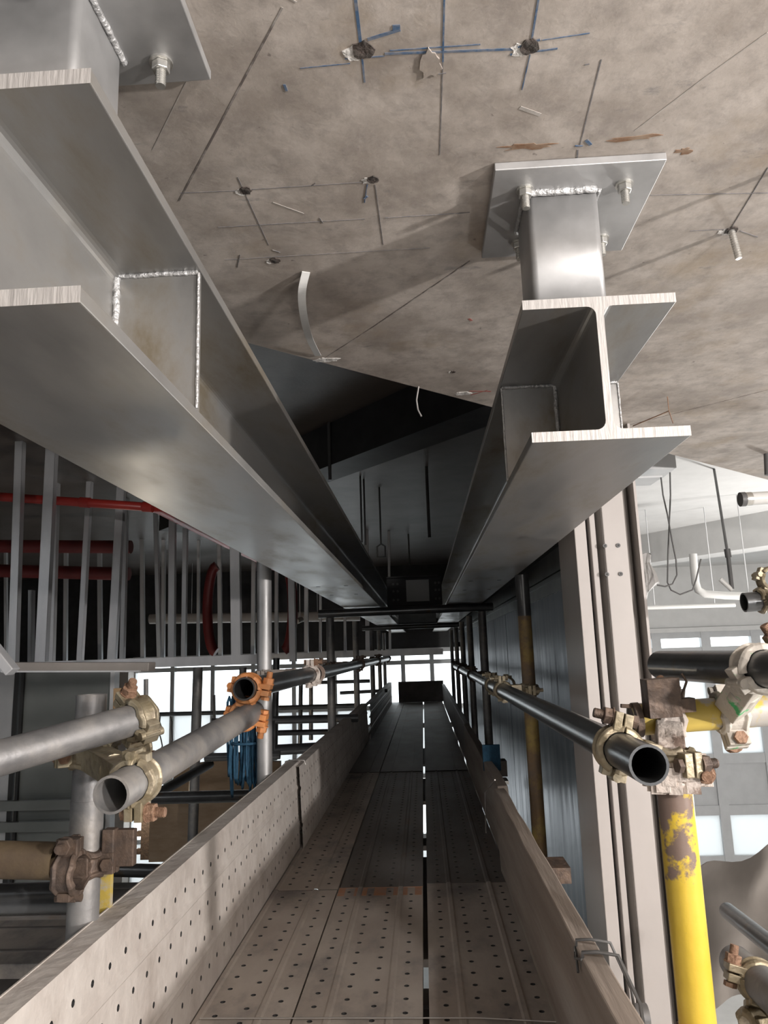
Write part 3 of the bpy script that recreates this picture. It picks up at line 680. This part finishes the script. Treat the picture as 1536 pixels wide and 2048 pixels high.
# right posts along the walkway
rposts = [(.368, 2.70, .255, 'rust_tube', 'brown and yellow worn scaffold post against the cladding'),
          (.357, 4.45, .250, 'tube', 'grey scaffold post third along the right side'),
          (.372, 5.9, .252, 'tube', 'grey scaffold post fourth along the right side'),
          (.375, 7.1, .25, 'tube', 'dark grey scaffold post fifth along the right side'),
          (.38, 8.5, .25, 'tube', 'far scaffold post sixth along the right side'),
          (.385, 10.1, .25, 'tube', 'farthest scaffold post on the right side')]
for i, (x, y, z, m_, lb) in enumerate(rposts):
    if i == 0:
        t = thing('scaffold_post', (x, y, -3.25), lb, 'scaffold post')
        zz = at(1050, 1232, y=y).z
        b = MB(); b.tube([(x, y, -3.25), (x, y, zz)], .0238, 24, wall=.0034); b.build('lower_tube', 'rust_tube', t)
        b = MB(); b.tube([(x, y, zz), (x, y, z)], .0245, 24, wall=.0034); b.build('upper_tube', 'dark_tube', t)
    else: tubeo('scaffold_post', (x, y, -3.25), (x, y, z), m_, lb, 'scaffold post')
    kq = (y - ta.y) / (tb.y - ta.y)
    if kq <= 1:
        c = ta.lerp(tb, kq)
        coupler(c, rd, (x, y, c.z), ZD, 'clamp' if i < 1 else 'black_worn', ('brass-coloured' if i < 1 else 'dark') + ' clamp fixing the right guard rail to the %s right post' % ('second', 'third', 'fourth', 'fifth', 'sixth')[i], s1=(0, 0, 1), s2=(0, -1, 0), bolt_m='black_worn' if i else 'clamp')
c = ta.lerp(tb, .335); coupler(c, rd, c + V((.058, 0, 0)), rd, 'clamp', 'small brass-coloured clamp on the right guard rail just before the second post', s1=(0, 0, 1), s2=(0, 0, -1), bolt_m='clamp')

# ================================================================== left side scaffold, near
LPX, LPY = -.556, 1.245
t = thing('scaffold_post', (LPX, LPY, -3.25), 'thick grey scaffold post at the near left, top end just above the crossing tubes', 'scaffold post')
b = MB(); b.tube([(LPX, LPY, -3.25), (LPX, LPY, -.055)], .0245, 28, wall=.0034); b.build('main_tube', 'tube', t)
b = MB(); b.tube([(LPX, LPY, -.295), (LPX, LPY, -.222)], .0258, 28, wall=.002); b.build('sleeve', 'tube', t)
la = at(222, 1590, y=.97); lb = at(508, 1424, y=1.68)
tubeo('guard_rail_tube', la, lb, 'tube', 'grey left guard rail tube whose open end faces the viewer', 'scaffold tube')
ld = (lb - la).normalized()
# transverse tube in front
ka = at(-60, 1533, y=.98); kb = at(300, 1430, y=1.20)
tubeo('scaffold_tube', ka, kb, 'tube', 'grey tube entering from the left edge above the open-ended rail', 'scaffold tube')
kd = (kb - ka).normalized()
c = la + ld * .075
coupler(c, ld, (LPX + .0, LPY, c.z + .012), ZD, 'clamp', 'worn clamp joining the open-ended left rail to the thick left post', s1=(.6, 0, -1), s2=(-1, -.6, 0), bolt_m='rust')
c = kb - kd * .020; c2 = la + ld * .17
coupler(c, kd, V((c.x - .03, c.y + .04, c.z - .055)), YD, 'clamp', 'pale brass clamp on the right end of the tube from the left edge', s1=(0, 0, 1), s2=(1, 0, .3), bolt_m='rust')
cc = V((LPX + .0, LPY, -.318)); coupler(cc, ZD, cc + V((.0, -.052, -.0)), XD, 'black_worn', 'dark rusty clamp low on the thick left post', s1=(1, .2, 0), s2=(0, -.3, 1), bolt_m='black_worn')
b = MB(); b.obox(V((LPX + .058, LPY + .01, -.298)), (XD, YD, ZD), (.020, .008, .028)); b.obox(V((LPX + .040, LPY, -.285)), (XD, YD, ZD), (.010, .010, .018))
tag(b.build('clamp_plate', 'black_worn', bevel=.002), 'dark wedge plate sticking out right of the low clamp on the thick left post', 'clamp plate')
tubeo('scaffold_tube', (-1.40, 1.165, -.262), (-.575, 1.188, -.300), 'brown_tube', 'brown rusty tube coming from the left edge to the thick left post', 'scaffold tube', r=.027)
tubeo('scaffold_tube', (-1.6, 1.30, -.395), (-.56, 1.30, -.385), 'dark_tube', 'dark tube crossing behind the foot of the thick left post', 'scaffold tube')
b = MB(); c = at(212, 1795, y=1.3); b.obox(c, ((1, 0, .05), YD, ZD), (.009, .006, .045)); tag(b.build('timber_wedge', 'yellow_worn'), 'small yellow stick beside the foot of the thick left post', 'wedge')
b = MB(); c = at(238, 1402, y=1.3); b.obox(c, ((1, 0, .02), YD, ZD), (.008, .006, .022)); tag(b.build('timber_wedge', 'rust_tube'), 'small brown stub above the tube from the left edge', 'wedge')
b = MB(); b.tube([at(292, 1358, y=1.6), at(292, 1400, y=1.6)], .005, 10); tag(b.build('threaded_rod', 'cable'), 'dark rod standing above the pale brass clamp', 'rod')
# second guard rail piece
ma = at(488, 1378, y=1.60); mb_ = V((-.372, 8.2, -.075))
tubeo('guard_rail_tube', ma, mb_, 'dark_tube', 'long dark upper-left guard rail tube, pale open end in an orange clamp', 'scaffold tube')
md = (mb_ - ma).normalized()
c = ma + md * .035
coupler(c, md, (-.395, 1.655, -.128), ld, 'clamp_orange', 'orange painted clamp joining two left guard rails', s1=(1, 0, .1), s2=(1, 0, -.6), bolt_m='clamp_orange')
c = ma.lerp(mb_, .14); c = V(c); coupler(c, md, c + V((-.055, .0, 0)), ZD, 'mortar', 'dusty clamp on the long left guard rail just past the orange clamp', s1=(0, 0, 1), s2=(0, -1, 0))

lposts = [(-.563, 2.65, .47, 'tall shiny galvanised post left of the walkway, rope coil beside it', 'galv'),
          (-.548, 4.45, .25, 'grey scaffold post third along the left side', 'tube'),
          (-.545, 6.1, .25, 'grey scaffold post fourth along the left side', 'tube'),
          (-.535, 7.9, .25, 'grey scaffold post fifth along the left side', 'tube'),
          (-.535, 9.2, .25, 'far scaffold post sixth along the left side', 'tube'),
          (-.535, 10.4, .25, 'farthest scaffold post on the left side', 'tube')]
for i, (x, y, z, l_, m_) in enumerate(lposts):
    tubeo('scaffold_post', (x, y, -3.25), (x, y, z), m_, l_, 'scaffold post', r=.0265 if i == 0 else .02415)
    kq = (y - ma.y) / (mb_.y - ma.y)
    if 0 < kq < 1:
        c = ma.lerp(mb_, kq)
        coupler(c, md, (x, y, c.z), ZD, 'black_worn' if i else 'mortar', '%s clamp of the left guard rail at the %s left post' % (('dusty', 'dark', 'dark', 'dark')[min(i, 3)], ('second', 'third', 'fourth', 'fifth', 'sixth')[i]), s1=(0, 0, 1), s2=(0, -1, 0), bolt_m='black_worn')
# transverse tubes beneath the beams
tubeo('scaffold_tube', (-.60, 4.32, .225), (.42, 4.42, .238), 'dark_tube', 'tube crossing under both steel beams between the third posts', 'scaffold tube')
tubeo('scaffold_tube', (-.60, 7.5, .232), (.42, 7.5, .236), 'dark_tube', 'farther tube crossing under both steel beams', 'scaffold tube')

# ================================================================== left background
# stud partition: track, studs
YS = 4.0
tr = thing('stud_track', (-1.7, YS, -.05), 'white zinc floor track of the left stud partition, running across the view', 'track')
p0 = at(-60, 1338, y=YS); p1 = at(540, 1318, y=YS)
b = MB(); b.box((p0.x, YS - .035, -.045), (p1.x, YS + .035, -.043)); b.box((p0.x, YS - .036, -.045), (p1.x, YS - .035, .005)); b.box((p0.x, YS + .035, -.045), (p1.x, YS + .036, .005)); b.build('channel', 'stud', tr)
def stud(px_top, px_bot, wpx, y, label, name='wall_stud', top=1.25, group=None, ytop=None, zb=-.04):
    xb = at(px_bot, 1310, y=y).x; xt = at(px_top, 950, y=y).x; wd = wpx / F * y; h = .5 * (wd)
    zt = top if ytop is None else at(px_top, ytop, y=y).z
    xt = xb + (xt - xb) * (zt - zb) / (at(px_top, 950, y=y).z - zb)
    b = MB()
    def q_(x_off, yy, t): return (xb + (xt - xb) * t + x_off, yy, zb + (zt - zb) * t)
    for (x0, y0_, x1, y1_) in ((-h, 0, h, 0.0012), (-h, 0, -h + .0012, .04), (h - .0012, 0, h, .04), (-h, .039, -h + .008, .04), (h - .008, .039, h, .04)):
        vs = []
        for t in (0, 1):
            for (xx, yy) in ((x0, y0_), (x1, y0_), (x1, y1_), (x0, y1_)): vs.append(q_(xx, y + yy, t))
        b.add(vs, [(0, 3, 2, 1), (4, 5, 6, 7), (0, 1, 5, 4), (1, 2, 6, 5), (2, 3, 7, 6), (3, 0, 4, 7)])
    return tag(b.build(name, 'stud'), label, 'wall stud', group)
SG = 'front row of studs on the left partition'
stud(35, 24, 17, YS - .02, 'zinc wall stud nearest the left edge, in front of the red pipe', group=SG)
stud(98, 80, 22, YS - .02, 'widest zinc wall stud, second from the left edge', group=SG)
stud(62, 60, 8, YS + .1, 'narrow zinc stud just left of the widest stud, lower half only', group=SG, ytop=1180)
stud(467, 472, 20, YS - .02, 'zinc stud standing just left of the tall galvanised post', group=SG)
stud(578, 585, 13, YS + .2, 'zinc stud just right of the tall galvanised post', group=SG)
stud(178, 158, 11, 5.0, 'zinc stud crossed by the red pipe, third from the left', group=SG, ytop=958)
stud(112, 102, 9, 5.0, 'thin zinc stud right of the widest stud', group=SG)
stud(242, 222, 17, 5.2, 'zinc stud at the middle of the left partition, by the pipe bracket', group=SG)
stud(252, 243, 9, 5.6, 'thin zinc stud close behind the middle stud', group=SG)
stud(344, 342, 13, 5.2, 'zinc stud below the bend of the red pipe', group=SG, ytop=1040)
stud(371, 366, 9, 5.6, 'thin zinc stud right of the red pipe bend', group=SG, ytop=1056)
stud(308, 318, 8, 6, 'dim zinc stud beneath the red pipe elbow', group=SG)
BS = 'dim studs of the rear partition'
for k, px in enumerate((12, 130, 200, 285, 325, 395, 440, 505, 552, 612, 640, 690, 735, 780)):
    stud(px + random.uniform(-4, 4), px, random.choice((5, 7, 8)), 7.6 + .12 * (k % 3), 'dim zinc stud in the rear partition behind the front row', group=BS)
tr = thing('stud_track', (-1.5, 7.6, -.05), 'far zinc track of the rear stud partition, above the bright windows', 'track')
b = MB(); b.box((-5.0, 7.56, -.05), (.2, 7.86, -.048)); b.box((-5.0, 7.56, -.05), (.2, 7.562, .01)); b.build('channel', 'stud', tr)
# stray hoops, pipes
def pipe(name, pts, r, m, label, cat='pipe', seg=20, rings=(), hang=None):
    t = thing(name, pts[0], label, cat); b = MB(); b.tube(pts, r, seg); b.build('pipe_run', m, t)
    for (a_, d_) in rings:
        a_ = V(a_); d_ = V(d_).normalized(); b = MB(); b.tube([a_ - d_ * .03, a_ + d_ * .03], r * 1.18, seg); b.build('pipe_collar', m, t)
    if hang:
        for f_ in (.2, .8):
            a_ = V(pts[-1]).lerp(V(pts[-2]), f_); b = MB(); b.tube([a_, (a_.x, a_.y, hang)], .004, 8); b.build('hanger_rod', 'white_paint', t)
    return t
p0 = at(-80, 988, y=4.3); p1 = at(296, 1014, y=4.3); p2 = at(318, 1020, y=4.45); p3 = at(470, 1098, y=6.3); p4 = at(560, 1142, y=9)
pipe('sprinkler_pipe', [p0, p0.lerp(p1, .5), p1, p1.lerp(p2, .6) + V((.01, 0, 0)), p2, p3, p4], .027, 'red', 'bright red sprinkler pipe running behind the left studs and bending away', rings=((p1, p1 - p0), (at(170, 1005, y=4.3), p1 - p0)))
p0 = at(-80, 1092, y=5.7); p1 = at(262, 1094, y=5.7)
pipe('sprinkler_pipe', [p0, p1], .052, 'dark_red', 'dark red thick pipe below the bright red pipe', rings=((at(105, 1092, y=5.7), XD),))
p0 = at(-60, 1140, y=6.1); p1 = at(258, 1148, y=6.1)
pipe('sprinkler_pipe', [p0, p1], .055, 'dark_red', 'lowest dark red pipe behind the studs, in deep shade')
# red hoop behind the galvanised post
c = at(500, 1215, y=6.5); hl = thing('hose_loop', c - V((0, 0, .38)), 'dark red curved hose loop seen either side of the tall galvanised post', 'hose')
for s_ in (-1, 1):
    pts = [c + V((s_ * (.30 + .08 * math.sin(a)), 0, .38 * math.cos(a))) for a in [math.pi * k / 12 for k in range(13)]]
    b = MB(); b.tube(pts, .045, 12); b.build('hose_strand', 'dark_red', hl)
# pale duct at the back
p0 = at(300, 1238, y=9.8); p1 = at(720, 1232, y=9.8)
pipe('round_duct', [p0, p1], .065, 'beige', 'pale round duct high on the back wall behind the studs', 'duct', hang=ZU)
p0 = at(592, 1243, y=7.2); pipe('pipe_end', [p0, p0 + V((0, .3, .03))], .028, 'beige', 'small pale pipe end pointing at the viewer behind the studs', 'pipe', hang=ZU)
# hangers in the dark soffit
def hanger(px, py0, py1, y, label, r=.006, hook=False):
    a_ = at(px, py1, y=y); t = thing('threaded_hanger', (a_.x, y, ZU), label, 'hanger rod'); b = MB(); b.tube([(a_.x, y, ZU), (a_.x, y, a_.z)], r, 10); b.build('rod', 'cable', t)
    if hook:
        b = MB(); c_ = V((a_.x, y, a_.z)); b.tube([c_, c_ + V((.03, 0, -.02)), c_ + V((.03, 0, -.10)), c_ + V((-.03, 0, -.10)), c_ + V((-.03, 0, -.02))], r, 8, closed=True); b.build('clevis', 'cable', t)
    return t
hanger(660, 870, 960, 3.9, 'dark hanger rod nearest the left steel beam under the dark soffit', .009)
hanger(724, 955, 1085, 5.2, 'left rod of the close pair hanging under the dark soffit', .007)
hanger(731, 955, 1090, 5.3, 'right rod of the close pair hanging under the dark soffit', .007)
hanger(762, 985, 1088, 5.6, 'dark hanger rod with a clevis beside the left beam', .007, True)
hanger(859, 935, 1075, 5.0, 'dark hanger rod near the right steel beam under the dark soffit', .011)
hanger(819, 1110, 1130, 8.0, 'short far hanger rod in the middle of the dark soffit', .009)
# curved white strip and twine at the slab edge
b = MB(); P = [at(612, 545, z=.640), at(604, 585, z=.622), at(607, 630, z=.612), at(618, 675, z=.618), at(636, 712, z=.638)]
Q_ = []
for i in range(4):                       # smooth the curve (Catmull-Rom)
    a_, b_, c_, d_ = P[max(i - 1, 0)], P[i], P[i + 1], P[min(i + 2, 4)]
    for k in range(5):
        t = k / 5; Q_.append(.5 * (2 * b_ + (c_ - a_) * t + (2 * a_ - 5 * b_ + 4 * c_ - d_) * t * t + (3 * b_ - 3 * c_ + d_ - a_) * t ** 3))
P = Q_ + [P[4]]
vs = []; fs = []
for i, p in enumerate(P):
    t_ = (P[min(i + 1, 20)] - P[max(i - 1, 0)]).normalized(); s_ = t_.cross(ZD).normalized()
    vs += [p - s_ * .007, p + s_ * .007, p + s_ * .007 + V((0, 0, .0015)), p - s_ * .007 + V((0, 0, .0015))]
for i in range(20):
    for k in range(4): fs.append((i * 4 + k, i * 4 + (k + 1) % 4, i * 4 + 4 + (k + 1) % 4, i * 4 + 4 + k))
b.add(vs, fs + [(0, 1, 2, 3), (80, 81, 82, 83)]); tag(b.build('plastic_strip', 'plastic'), 'curved white plastic strip hanging from the slab at its diagonal edge', 'strip')
b = MB(); b.tube([at(838, 768, y=1.75), at(833, 800, y=1.75), at(836, 820, y=1.75), at(843, 833, y=1.75)], .0022, 8); tag(b.build('twine', 'wire'), 'short white twine dangling from the slab edge', 'twine')
b = MB(); p = V((.518, 1.105, ZC)); b.tube([p, p + V((.006, 0, -.05))], .005, 12)
for k in range(12): b.tube([p + V((.001 * k * .5, 0, -.004 * k)), p + V((.001 * k * .5, 0, -.004 * k - .0015))], .0057, 12)
tag(b.build('anchor_stud', 'bolt'), 'bare anchor stud hanging from the slab right of the plate', 'anchor')
b = MB(); p = V((.535, .945, ZC)); b.tube([p, p + V((.002, 0, -.05))], .005, 12); tag(b.build('anchor_stud', 'bolt'), 'bare anchor stud at the right edge of the slab', 'anchor')
b = MB()
p = at(1338, 822, z=.60)
b.tube([at(1266, 852, z=.61), p, p + V((0, 0, .04))], .0016, 6); b.tube([p, at(1346, 846, z=.59)], .0016, 6); tag(b.build('bent_wire', 'rust'), 'bent rusty wire poking from the slab above the right beam', 'wire')

# windows' dark reflecting panel at left, light bars
b = thing('glazed_panel', (-2.45, 5.0, FL), 'dark glazed panel with black frame behind the thick left post', 'glazed panel')
x0 = at(-60, 1500, y=5).x; x1 = at(218, 1500, y=5).x; xm = at(34, 1500, y=5).x
MB().box((xm + .03, 5.0, FL), (x1, 5.02, -.055)).build('pane', 'dark_panel', b)
MB().box((x0, 5.0, FL), (xm - .03, 5.02, -.055)).build('side_pane', 'grey_panel', b)
m_ = MB(); m_.box((xm - .035, 4.98, FL), (xm - .005, 5.03, -.055)); m_.box((xm + .01, 4.98, FL), (xm + .03, 5.03, -.055)); m_.build('frame_post', 'slot', b)
m_ = MB()
for py in (1612, 1655): 
    z_ = at(120, py, y=4.9).z; m_.box((x0, 4.93, z_ - .03), (x1, 4.97, z_ + .03))
m_.build('frame_rail', 'dark_panel', b)
MB().box((x1, 4.98, FL), (x1 + .03, 5.06, -.055)).build('edge_strip', 'white_paint', b)
b = thing('steel_channel', at(160, 1330, y=1.9), 'loose grey steel channel lying across at the left, below the studs', 'channel')
a0 = at(18, 1333, y=1.9); a1 = at(312, 1333, y=1.9); m_ = MB(); m_.bar(a0, a1 - V((.01, 0, 0)), .05, .022); m_.build('web', 'frame_side', b, bevel=.002)
m_ = MB(); m_.bar(a0 + V((0, -.02, -.012)), a1 + V((-.03, -.02, -.010)), .03, .004); m_.build('lower_lip', 'stud', b)
b = MB(); b.bar(at(-40, 1262, y=1.5), at(26, 1344, y=1.5), .03, .020); tag(b.build('batten_end', 'stud', bevel=.002), 'pale metal batten end poking in at the left edge', 'batten')

# background scaffold bits between the windows and the left rail
def bt(px0, py0, px1, py1, y, m, label, r=.02415, y2=None, cat='scaffold tube'):
    tubeo('scaffold_tube', at(px0, py0, y=y), at(px1, py1, y=y2 or y), m, label, cat, r=r, seg=14)
bt(396, 1335, 384, 1720, 4.6, 'tube', 'grey vertical tube in front of the left windows, left of the rope coil', r=.03)
bt(486, 1335, 484, 1400, 5.0, 'tube', 'short vertical tube just left of the orange clamp')
bt(290, 1597, 560, 1590, 3.2, 'dark_tube', 'dark horizontal tube behind the left toe board, under the rope coil')
bt(420, 1528, 300, 1596, 4.2, 'dark_tube', 'dark brace tube slanting behind the left rail', y2=3.6)
bt(410, 1515, 560, 1510, 3.8, 'dark_tube', 'dark horizontal tube behind the rope coil', r=.02)
bt(300, 1429, 470, 1425, 8.5, 'dark_tube', 'thin dark tube crossing the left windows at mid height', r=.022)
bt(553, 1316, 548, 1520, 5.4, 'dark_tube', 'dark vertical tube right of the tall galvanised post', r=.024)
bt(602, 1345, 600, 1500, 7.0, 'dark_tube', 'thin dark vertical tube in the bright gap', r=.02)
bt(622, 1340, 622, 1480, 7.2, 'tube', 'thin grey vertical tube in the bright gap', r=.02)
bt(552, 1416, 720, 1411, 6.6, 'dark_tube', 'upper dark rail in the bright gap right of the tall post', r=.021)
bt(552, 1440, 716, 1436, 4.9, 'dark_tube', 'thick dark rail in the bright gap right of the tall post', r=.026)
bt(552, 1466, 680, 1463, 5.6, 'dark_tube', 'third dark rail down in the bright gap', r=.02)
bt(552, 1500, 660, 1494, 4.4, 'dark_tube', 'lowest dark tube in the bright gap, near the toe board', r=.03)
bt(540, 1368, 740, 1362, 7.4, 'dark_tube', 'dark rail level with the left guard rail, far off', r=.018)
bt(680, 1386, 775, 1381, 8.6, 'dark_tube', 'small far dark rail near the end windows', r=.02)
bt(428, 1390, 430, 1500, 6.8, 'dark_tube', 'thin upright bar before the left windows', r=.012)
bt(424, 1441, 560, 1437, 5.2, 'dark_tube', 'dark rail behind the open-ended left guard rail', r=.015)
bt(40, 1735, 320, 1742, 2.9, 'dark_tube', 'dark tube at the back of the lower left deck', r=.024)
# perforated upright rack
mb = MB(); xa = at(283, 1620, y=6); z0 = at(283, 1720, y=6).z; z1 = at(283, 1590, y=6).z
mb.box((xa.x, 6, z0), (xa.x + .09, 6.05, z1)); 
for k in range(4): mb.box((xa.x - .03, 6, z0 + .04 + k * .13), (xa.x, 6.03, z0 + .08 + k * .13))
tag(mb.build('slotted_upright', 'black_worn'), 'dark notched upright standing left of the brown plywood', 'upright')
# plywood and cardboard
p = at(300, 1600, y=5.0); q_ = at(520, 1720, y=5.0); mb = MB().box((p.x, 5.0, q_.z), (q_.x, 5.02, p.z)); tag(mb.build('plywood_sheet', 'plywood', bevel=.002), 'dark brown plywood sheet behind the left toe board', 'board')
p = at(330, 1524, y=5.6); q_ = at(560, 1592, y=5.6); mb = MB(); mb.prism([(p.x, q_.z), (q_.x, q_.z), (q_.x, p.z - .02), (p.x + .35, p.z), (p.x + .1, p.z - .04)], 5.6, 5.66, lambda u, w_, t: (u, t, w_)); tag(mb.build('cardboard_sheet', 'plywood'), 'brown cardboard sheet hanging above the plywood', 'board')
# blue rope coil
rc = thing('rope_coil', at(492, 1500, y=2.75), 'coil of blue rope hanging beside the tall galvanised post', 'rope')
top = at(478, 1395, y=2.62); bot = at(490, 1572, y=2.75); rnd = random.Random(2)
for k in range(16):
    off = (k - 7.5) * .0082; b = MB(); pts = []
    zb_ = bot.z + rnd.uniform(-.03, .05); w0 = .006 + rnd.uniform(0, .01)
    for a in range(12):
        g = a / 12 * 2 * math.pi
        x_ = (top.x + .012) + off * (1 + .15 * math.sin(g)) + w0 * math.sin(g) ; z_ = (top.z + zb_) / 2 + (top.z - zb_) / 2 * math.cos(g)
        pts.append((x_, 2.68 + .012 * math.sin(g * 2 + k) + .006 * (k % 3), z_))
    b.tube(pts, .0045, 8, closed=True); b.build('rope_turn', 'blue_rope', rc)
b = MB(); c = (top + bot) / 2; b.tube([V((top.x + .012 + .05 * math.cos(a), 2.68 + .03 * math.sin(a), top.z - .16)) for a in [k * math.pi / 6 for k in range(12)]], .005, 8, closed=True); b.build('rope_wrap', 'blue_rope', rc)
# hanging strings before the windows
for i, px in enumerate((322, 343)):
    b = MB(); b.tube([at(px + random.uniform(-3, 3), 1432 + k * 12, y=5.8) for k in range(7)], .005, 6)
    tag(b.build('hanging_cord', 'cable'), 'thin wavy cord before the left windows, %s of two' % ('left' if i == 0 else 'right'), 'cord')
# lower left deck of planks lying across
for k in range(4):
    y_ = 1.42 + k * .44; z_ = -.86 - .01 * (k % 2); t = thing('scaffold_plank', (-1.6, y_, z_ - .05), ('nearest', 'second', 'third', 'farthest')[k] + ' dark plank lying across in the lower left deck', 'scaffold plank')
    MB().box((-3.0, y_, z_ - .05), (-.60, y_ + .37, z_)).build('deck_sheet', 'dark_plank' if k % 2 else 'dusty', t, bevel=.004)
    m_ = MB()
    for q_ in (.09, .28): m_.box((-3.0, y_ + q_, z_), (-.60, y_ + q_ + .015, z_ + .004))
    m_.build('rib', 'dark_plank', t)

# ================================================================== right background room
def box_px(name, px0, py0, px1, py1, y, dy, m, label, cat, bevel=.003):
    a_ = at(px0, py1, y=y); b_ = at(px1, py0, y=y); mb = MB().box((a_.x, y, a_.z), (b_.x, y + dy, b_.z)); return tag(mb.build(name, m, bevel=bevel), label, cat)
# deep beam in the other room
a_ = at(1180, 1105, z=1.0); b_ = at(1700, 1012, z=1.0)
m_ = MB(); m_.bar(a_ + V((0, 0, -.07)), b_ + V((0, 0, -.07)), .3, .32); struct('trim_room_beam', m_, 'white_ceiling')
fx = thing('light_fixture', at(1325, 930, y=3), 'white box fixture hung under the ceiling behind the right beam end', 'light fixture')
a_ = at(1270, 940, y=2.9); b_ = at(1350, 900, y=2.9); MB().box((a_.x, 2.9, a_.z), (b_.x, 3.1, 1.06)).build('housing', 'white_paint', fx, bevel=.004)
a_ = at(1262, 957, y=2.85); b_ = at(1325, 950, y=2.85); MB().box((a_.x, 2.85, a_.z), (b_.x, 3.0, b_.z)).build('lower_tray', 'white_paint', fx, bevel=.002)
b = MB(); Y3 = 2.85
b.tube([at(*p, y=Y3) for p in ((1322, 955), (1326, 990), (1335, 1030), (1344, 1080), (1352, 1120), (1354, 1150), (1345, 1168), (1330, 1173), (1314, 1170))], .003, 8)
tag(b.build('cable_loop', 'cable'), 'thin grey cable looping down from the box fixture to the wrapped bundle', 'cable')
b = MB(); b.tube([at(*p, y=Y3 + .02) for p in ((1340, 945), (1341, 990), (1338, 1060), (1336, 1110), (1335, 1165), (1342, 1180), (1360, 1189), (1385, 1180), (1392, 1160), (1402, 1118))], .003, 8)
tag(b.build('cable_loop', 'cable'), 'thin grey cable hanging in a wide loop towards the white conduit', 'cable')
# wrapped bundle behind the mullion
cb_ = thing('wrapped_bundle', at(1288, 1180, y=3.0), 'crumpled grey wrap bundle sticking out behind the white mullion', 'bundle')
m_ = MB(); rnd = random.Random(5); cols = 9
prof = [(1262, 1300, 1110), (1265, 1298, 1130), (1268, 1312, 1150), (1265, 1316, 1168), (1268, 1298, 1182), (1270, 1293, 1205), (1272, 1292, 1235), (1275, 1288, 1262)]
rings = []
for (l_, r_, py) in prof:
    c_ = at((l_ + r_) / 2, py, y=3.0); hw = (r_ - l_) / 2 / F * 3.0
    rings.append([c_ + V((hw * math.cos(a) * rnd.uniform(.85, 1.1), hw * .8 * math.sin(a) * rnd.uniform(.7, 1.2), rnd.uniform(-.01, .01))) for a in [2 * math.pi * k / 14 for k in range(14)]])
vs = [p for r_ in rings for p in r_]; fs = []
for i in range(len(rings) - 1):
    for k in range(14): fs.append((i * 14 + k, i * 14 + (k + 1) % 14, i * 14 + 14 + (k + 1) % 14, i * 14 + 14 + k))
fs += [tuple(range(14)), tuple((len(rings) - 1) * 14 + k for k in range(14))[::-1]]
m_.add(vs, fs); m_.build('wrap', 'bag', cb_)
# hanger rod, pipes
b = MB(); b.tube([at(1428, 938, z=1.06), at(1455, 1105, y=4.0)], .0075, 10); b.tube([at(1455, 1100, y=4.0), at(1464, 1178, y=4.0)], .011, 10); b.tube([at(1454, 1098, y=4.0), at(1457, 1115, y=4.0)], .016, 12)
hs = tag(b.build('hanger_strut', 'cable'), 'dark slanting hanger strut under the white side ceiling', 'hanger rod')
b = MB(); b.tube([at(1440, 1158, y=4.0), at(1464, 1180, y=4.0)], .012, 10); b.build('sprinkler_drop', 'plastic', parent=hs)  # white sprinkler drop, a separate nipple parented to the strut
Pp = [(1386, 1108), (1388, 1135), (1391, 1165), (1396, 1180), (1410, 1188), (1450, 1191), (1510, 1193)]
pipe('conduit_pipe', [at(*p, y=5.5) for p in Pp], .028, 'plastic', 'white conduit pipe dropping and bending right under the side ceiling', hang=1.06)
pipe('conduit_pipe', [at(1270, 1216, y=6), at(1470, 1210, y=6)], .016, 'plastic', 'thin straight white conduit above the grey-framed windows', hang=1.06)
p0 = at(1480, 999, y=2.4)
lt = thing('tube_lamp', p0, 'white tube lamp with dark end cap at the right edge', 'lamp'); p1 = at(1620, 990, y=2.4)
m_ = MB(); m_.tube([p0 + (p1 - p0) * .16, p1], .021, 20); m_.build('glass_tube', 'plastic', lt)
m_ = MB(); m_.tube([p0, p0 + (p1 - p0) * .07], .0235, 20); m_.build('end_cap', 'cable', lt)
m_ = MB(); m_.tube([p0 + (p1 - p0) * .07, p0 + (p1 - p0) * .16], .022, 20); m_.build('collar', 'bolt', lt)
b = MB(); b.tube([at(1534, 905, y=2.6), at(1536, 950, y=2.6)], .012, 8); tag(b.build('threaded_rod', 'cable'), 'dark rod end at the right edge above the tube lamp', 'rod')
# tarpaulin lower right
tp = MB(); nx, ny = 16, 12; rnd = random.Random(9)
C = [at(1390, 1745, y=2.9), at(1640, 1650, y=2.6), at(1640, 1990, y=2.3), at(1385, 2010, y=2.6)]
grid = []
for j in range(ny + 1):
    for i in range(nx + 1):
        u, v_ = i / nx, j / ny; p = C[0] * (1 - u) * (1 - v_) + C[1] * u * (1 - v_) + C[2] * u * v_ + C[3] * (1 - u) * v_
        p = p + V((0, .03 * math.sin(u * 9 + v_ * 4) + .02 * math.sin(v_ * 11 - u * 5), .012 * math.sin(u * 13) * (1 - v_))); grid.append(p)
W2 = nx + 1; back = [p + V((0, .006, 0)) for p in grid]; n0 = len(grid)
fs = []
for j in range(ny):
    for i in range(nx):
        a_ = j * W2 + i; fs.append((a_, a_ + 1, a_ + W2 + 1, a_ + W2)); fs.append((n0 + a_, n0 + a_ + W2, n0 + a_ + W2 + 1, n0 + a_ + 1))
tp.add(grid + back, fs, True); tag(tp.build('tarpaulin', 'cloth'), 'dusty grey tarpaulin draped behind the lower part of the yellow post', 'tarpaulin')
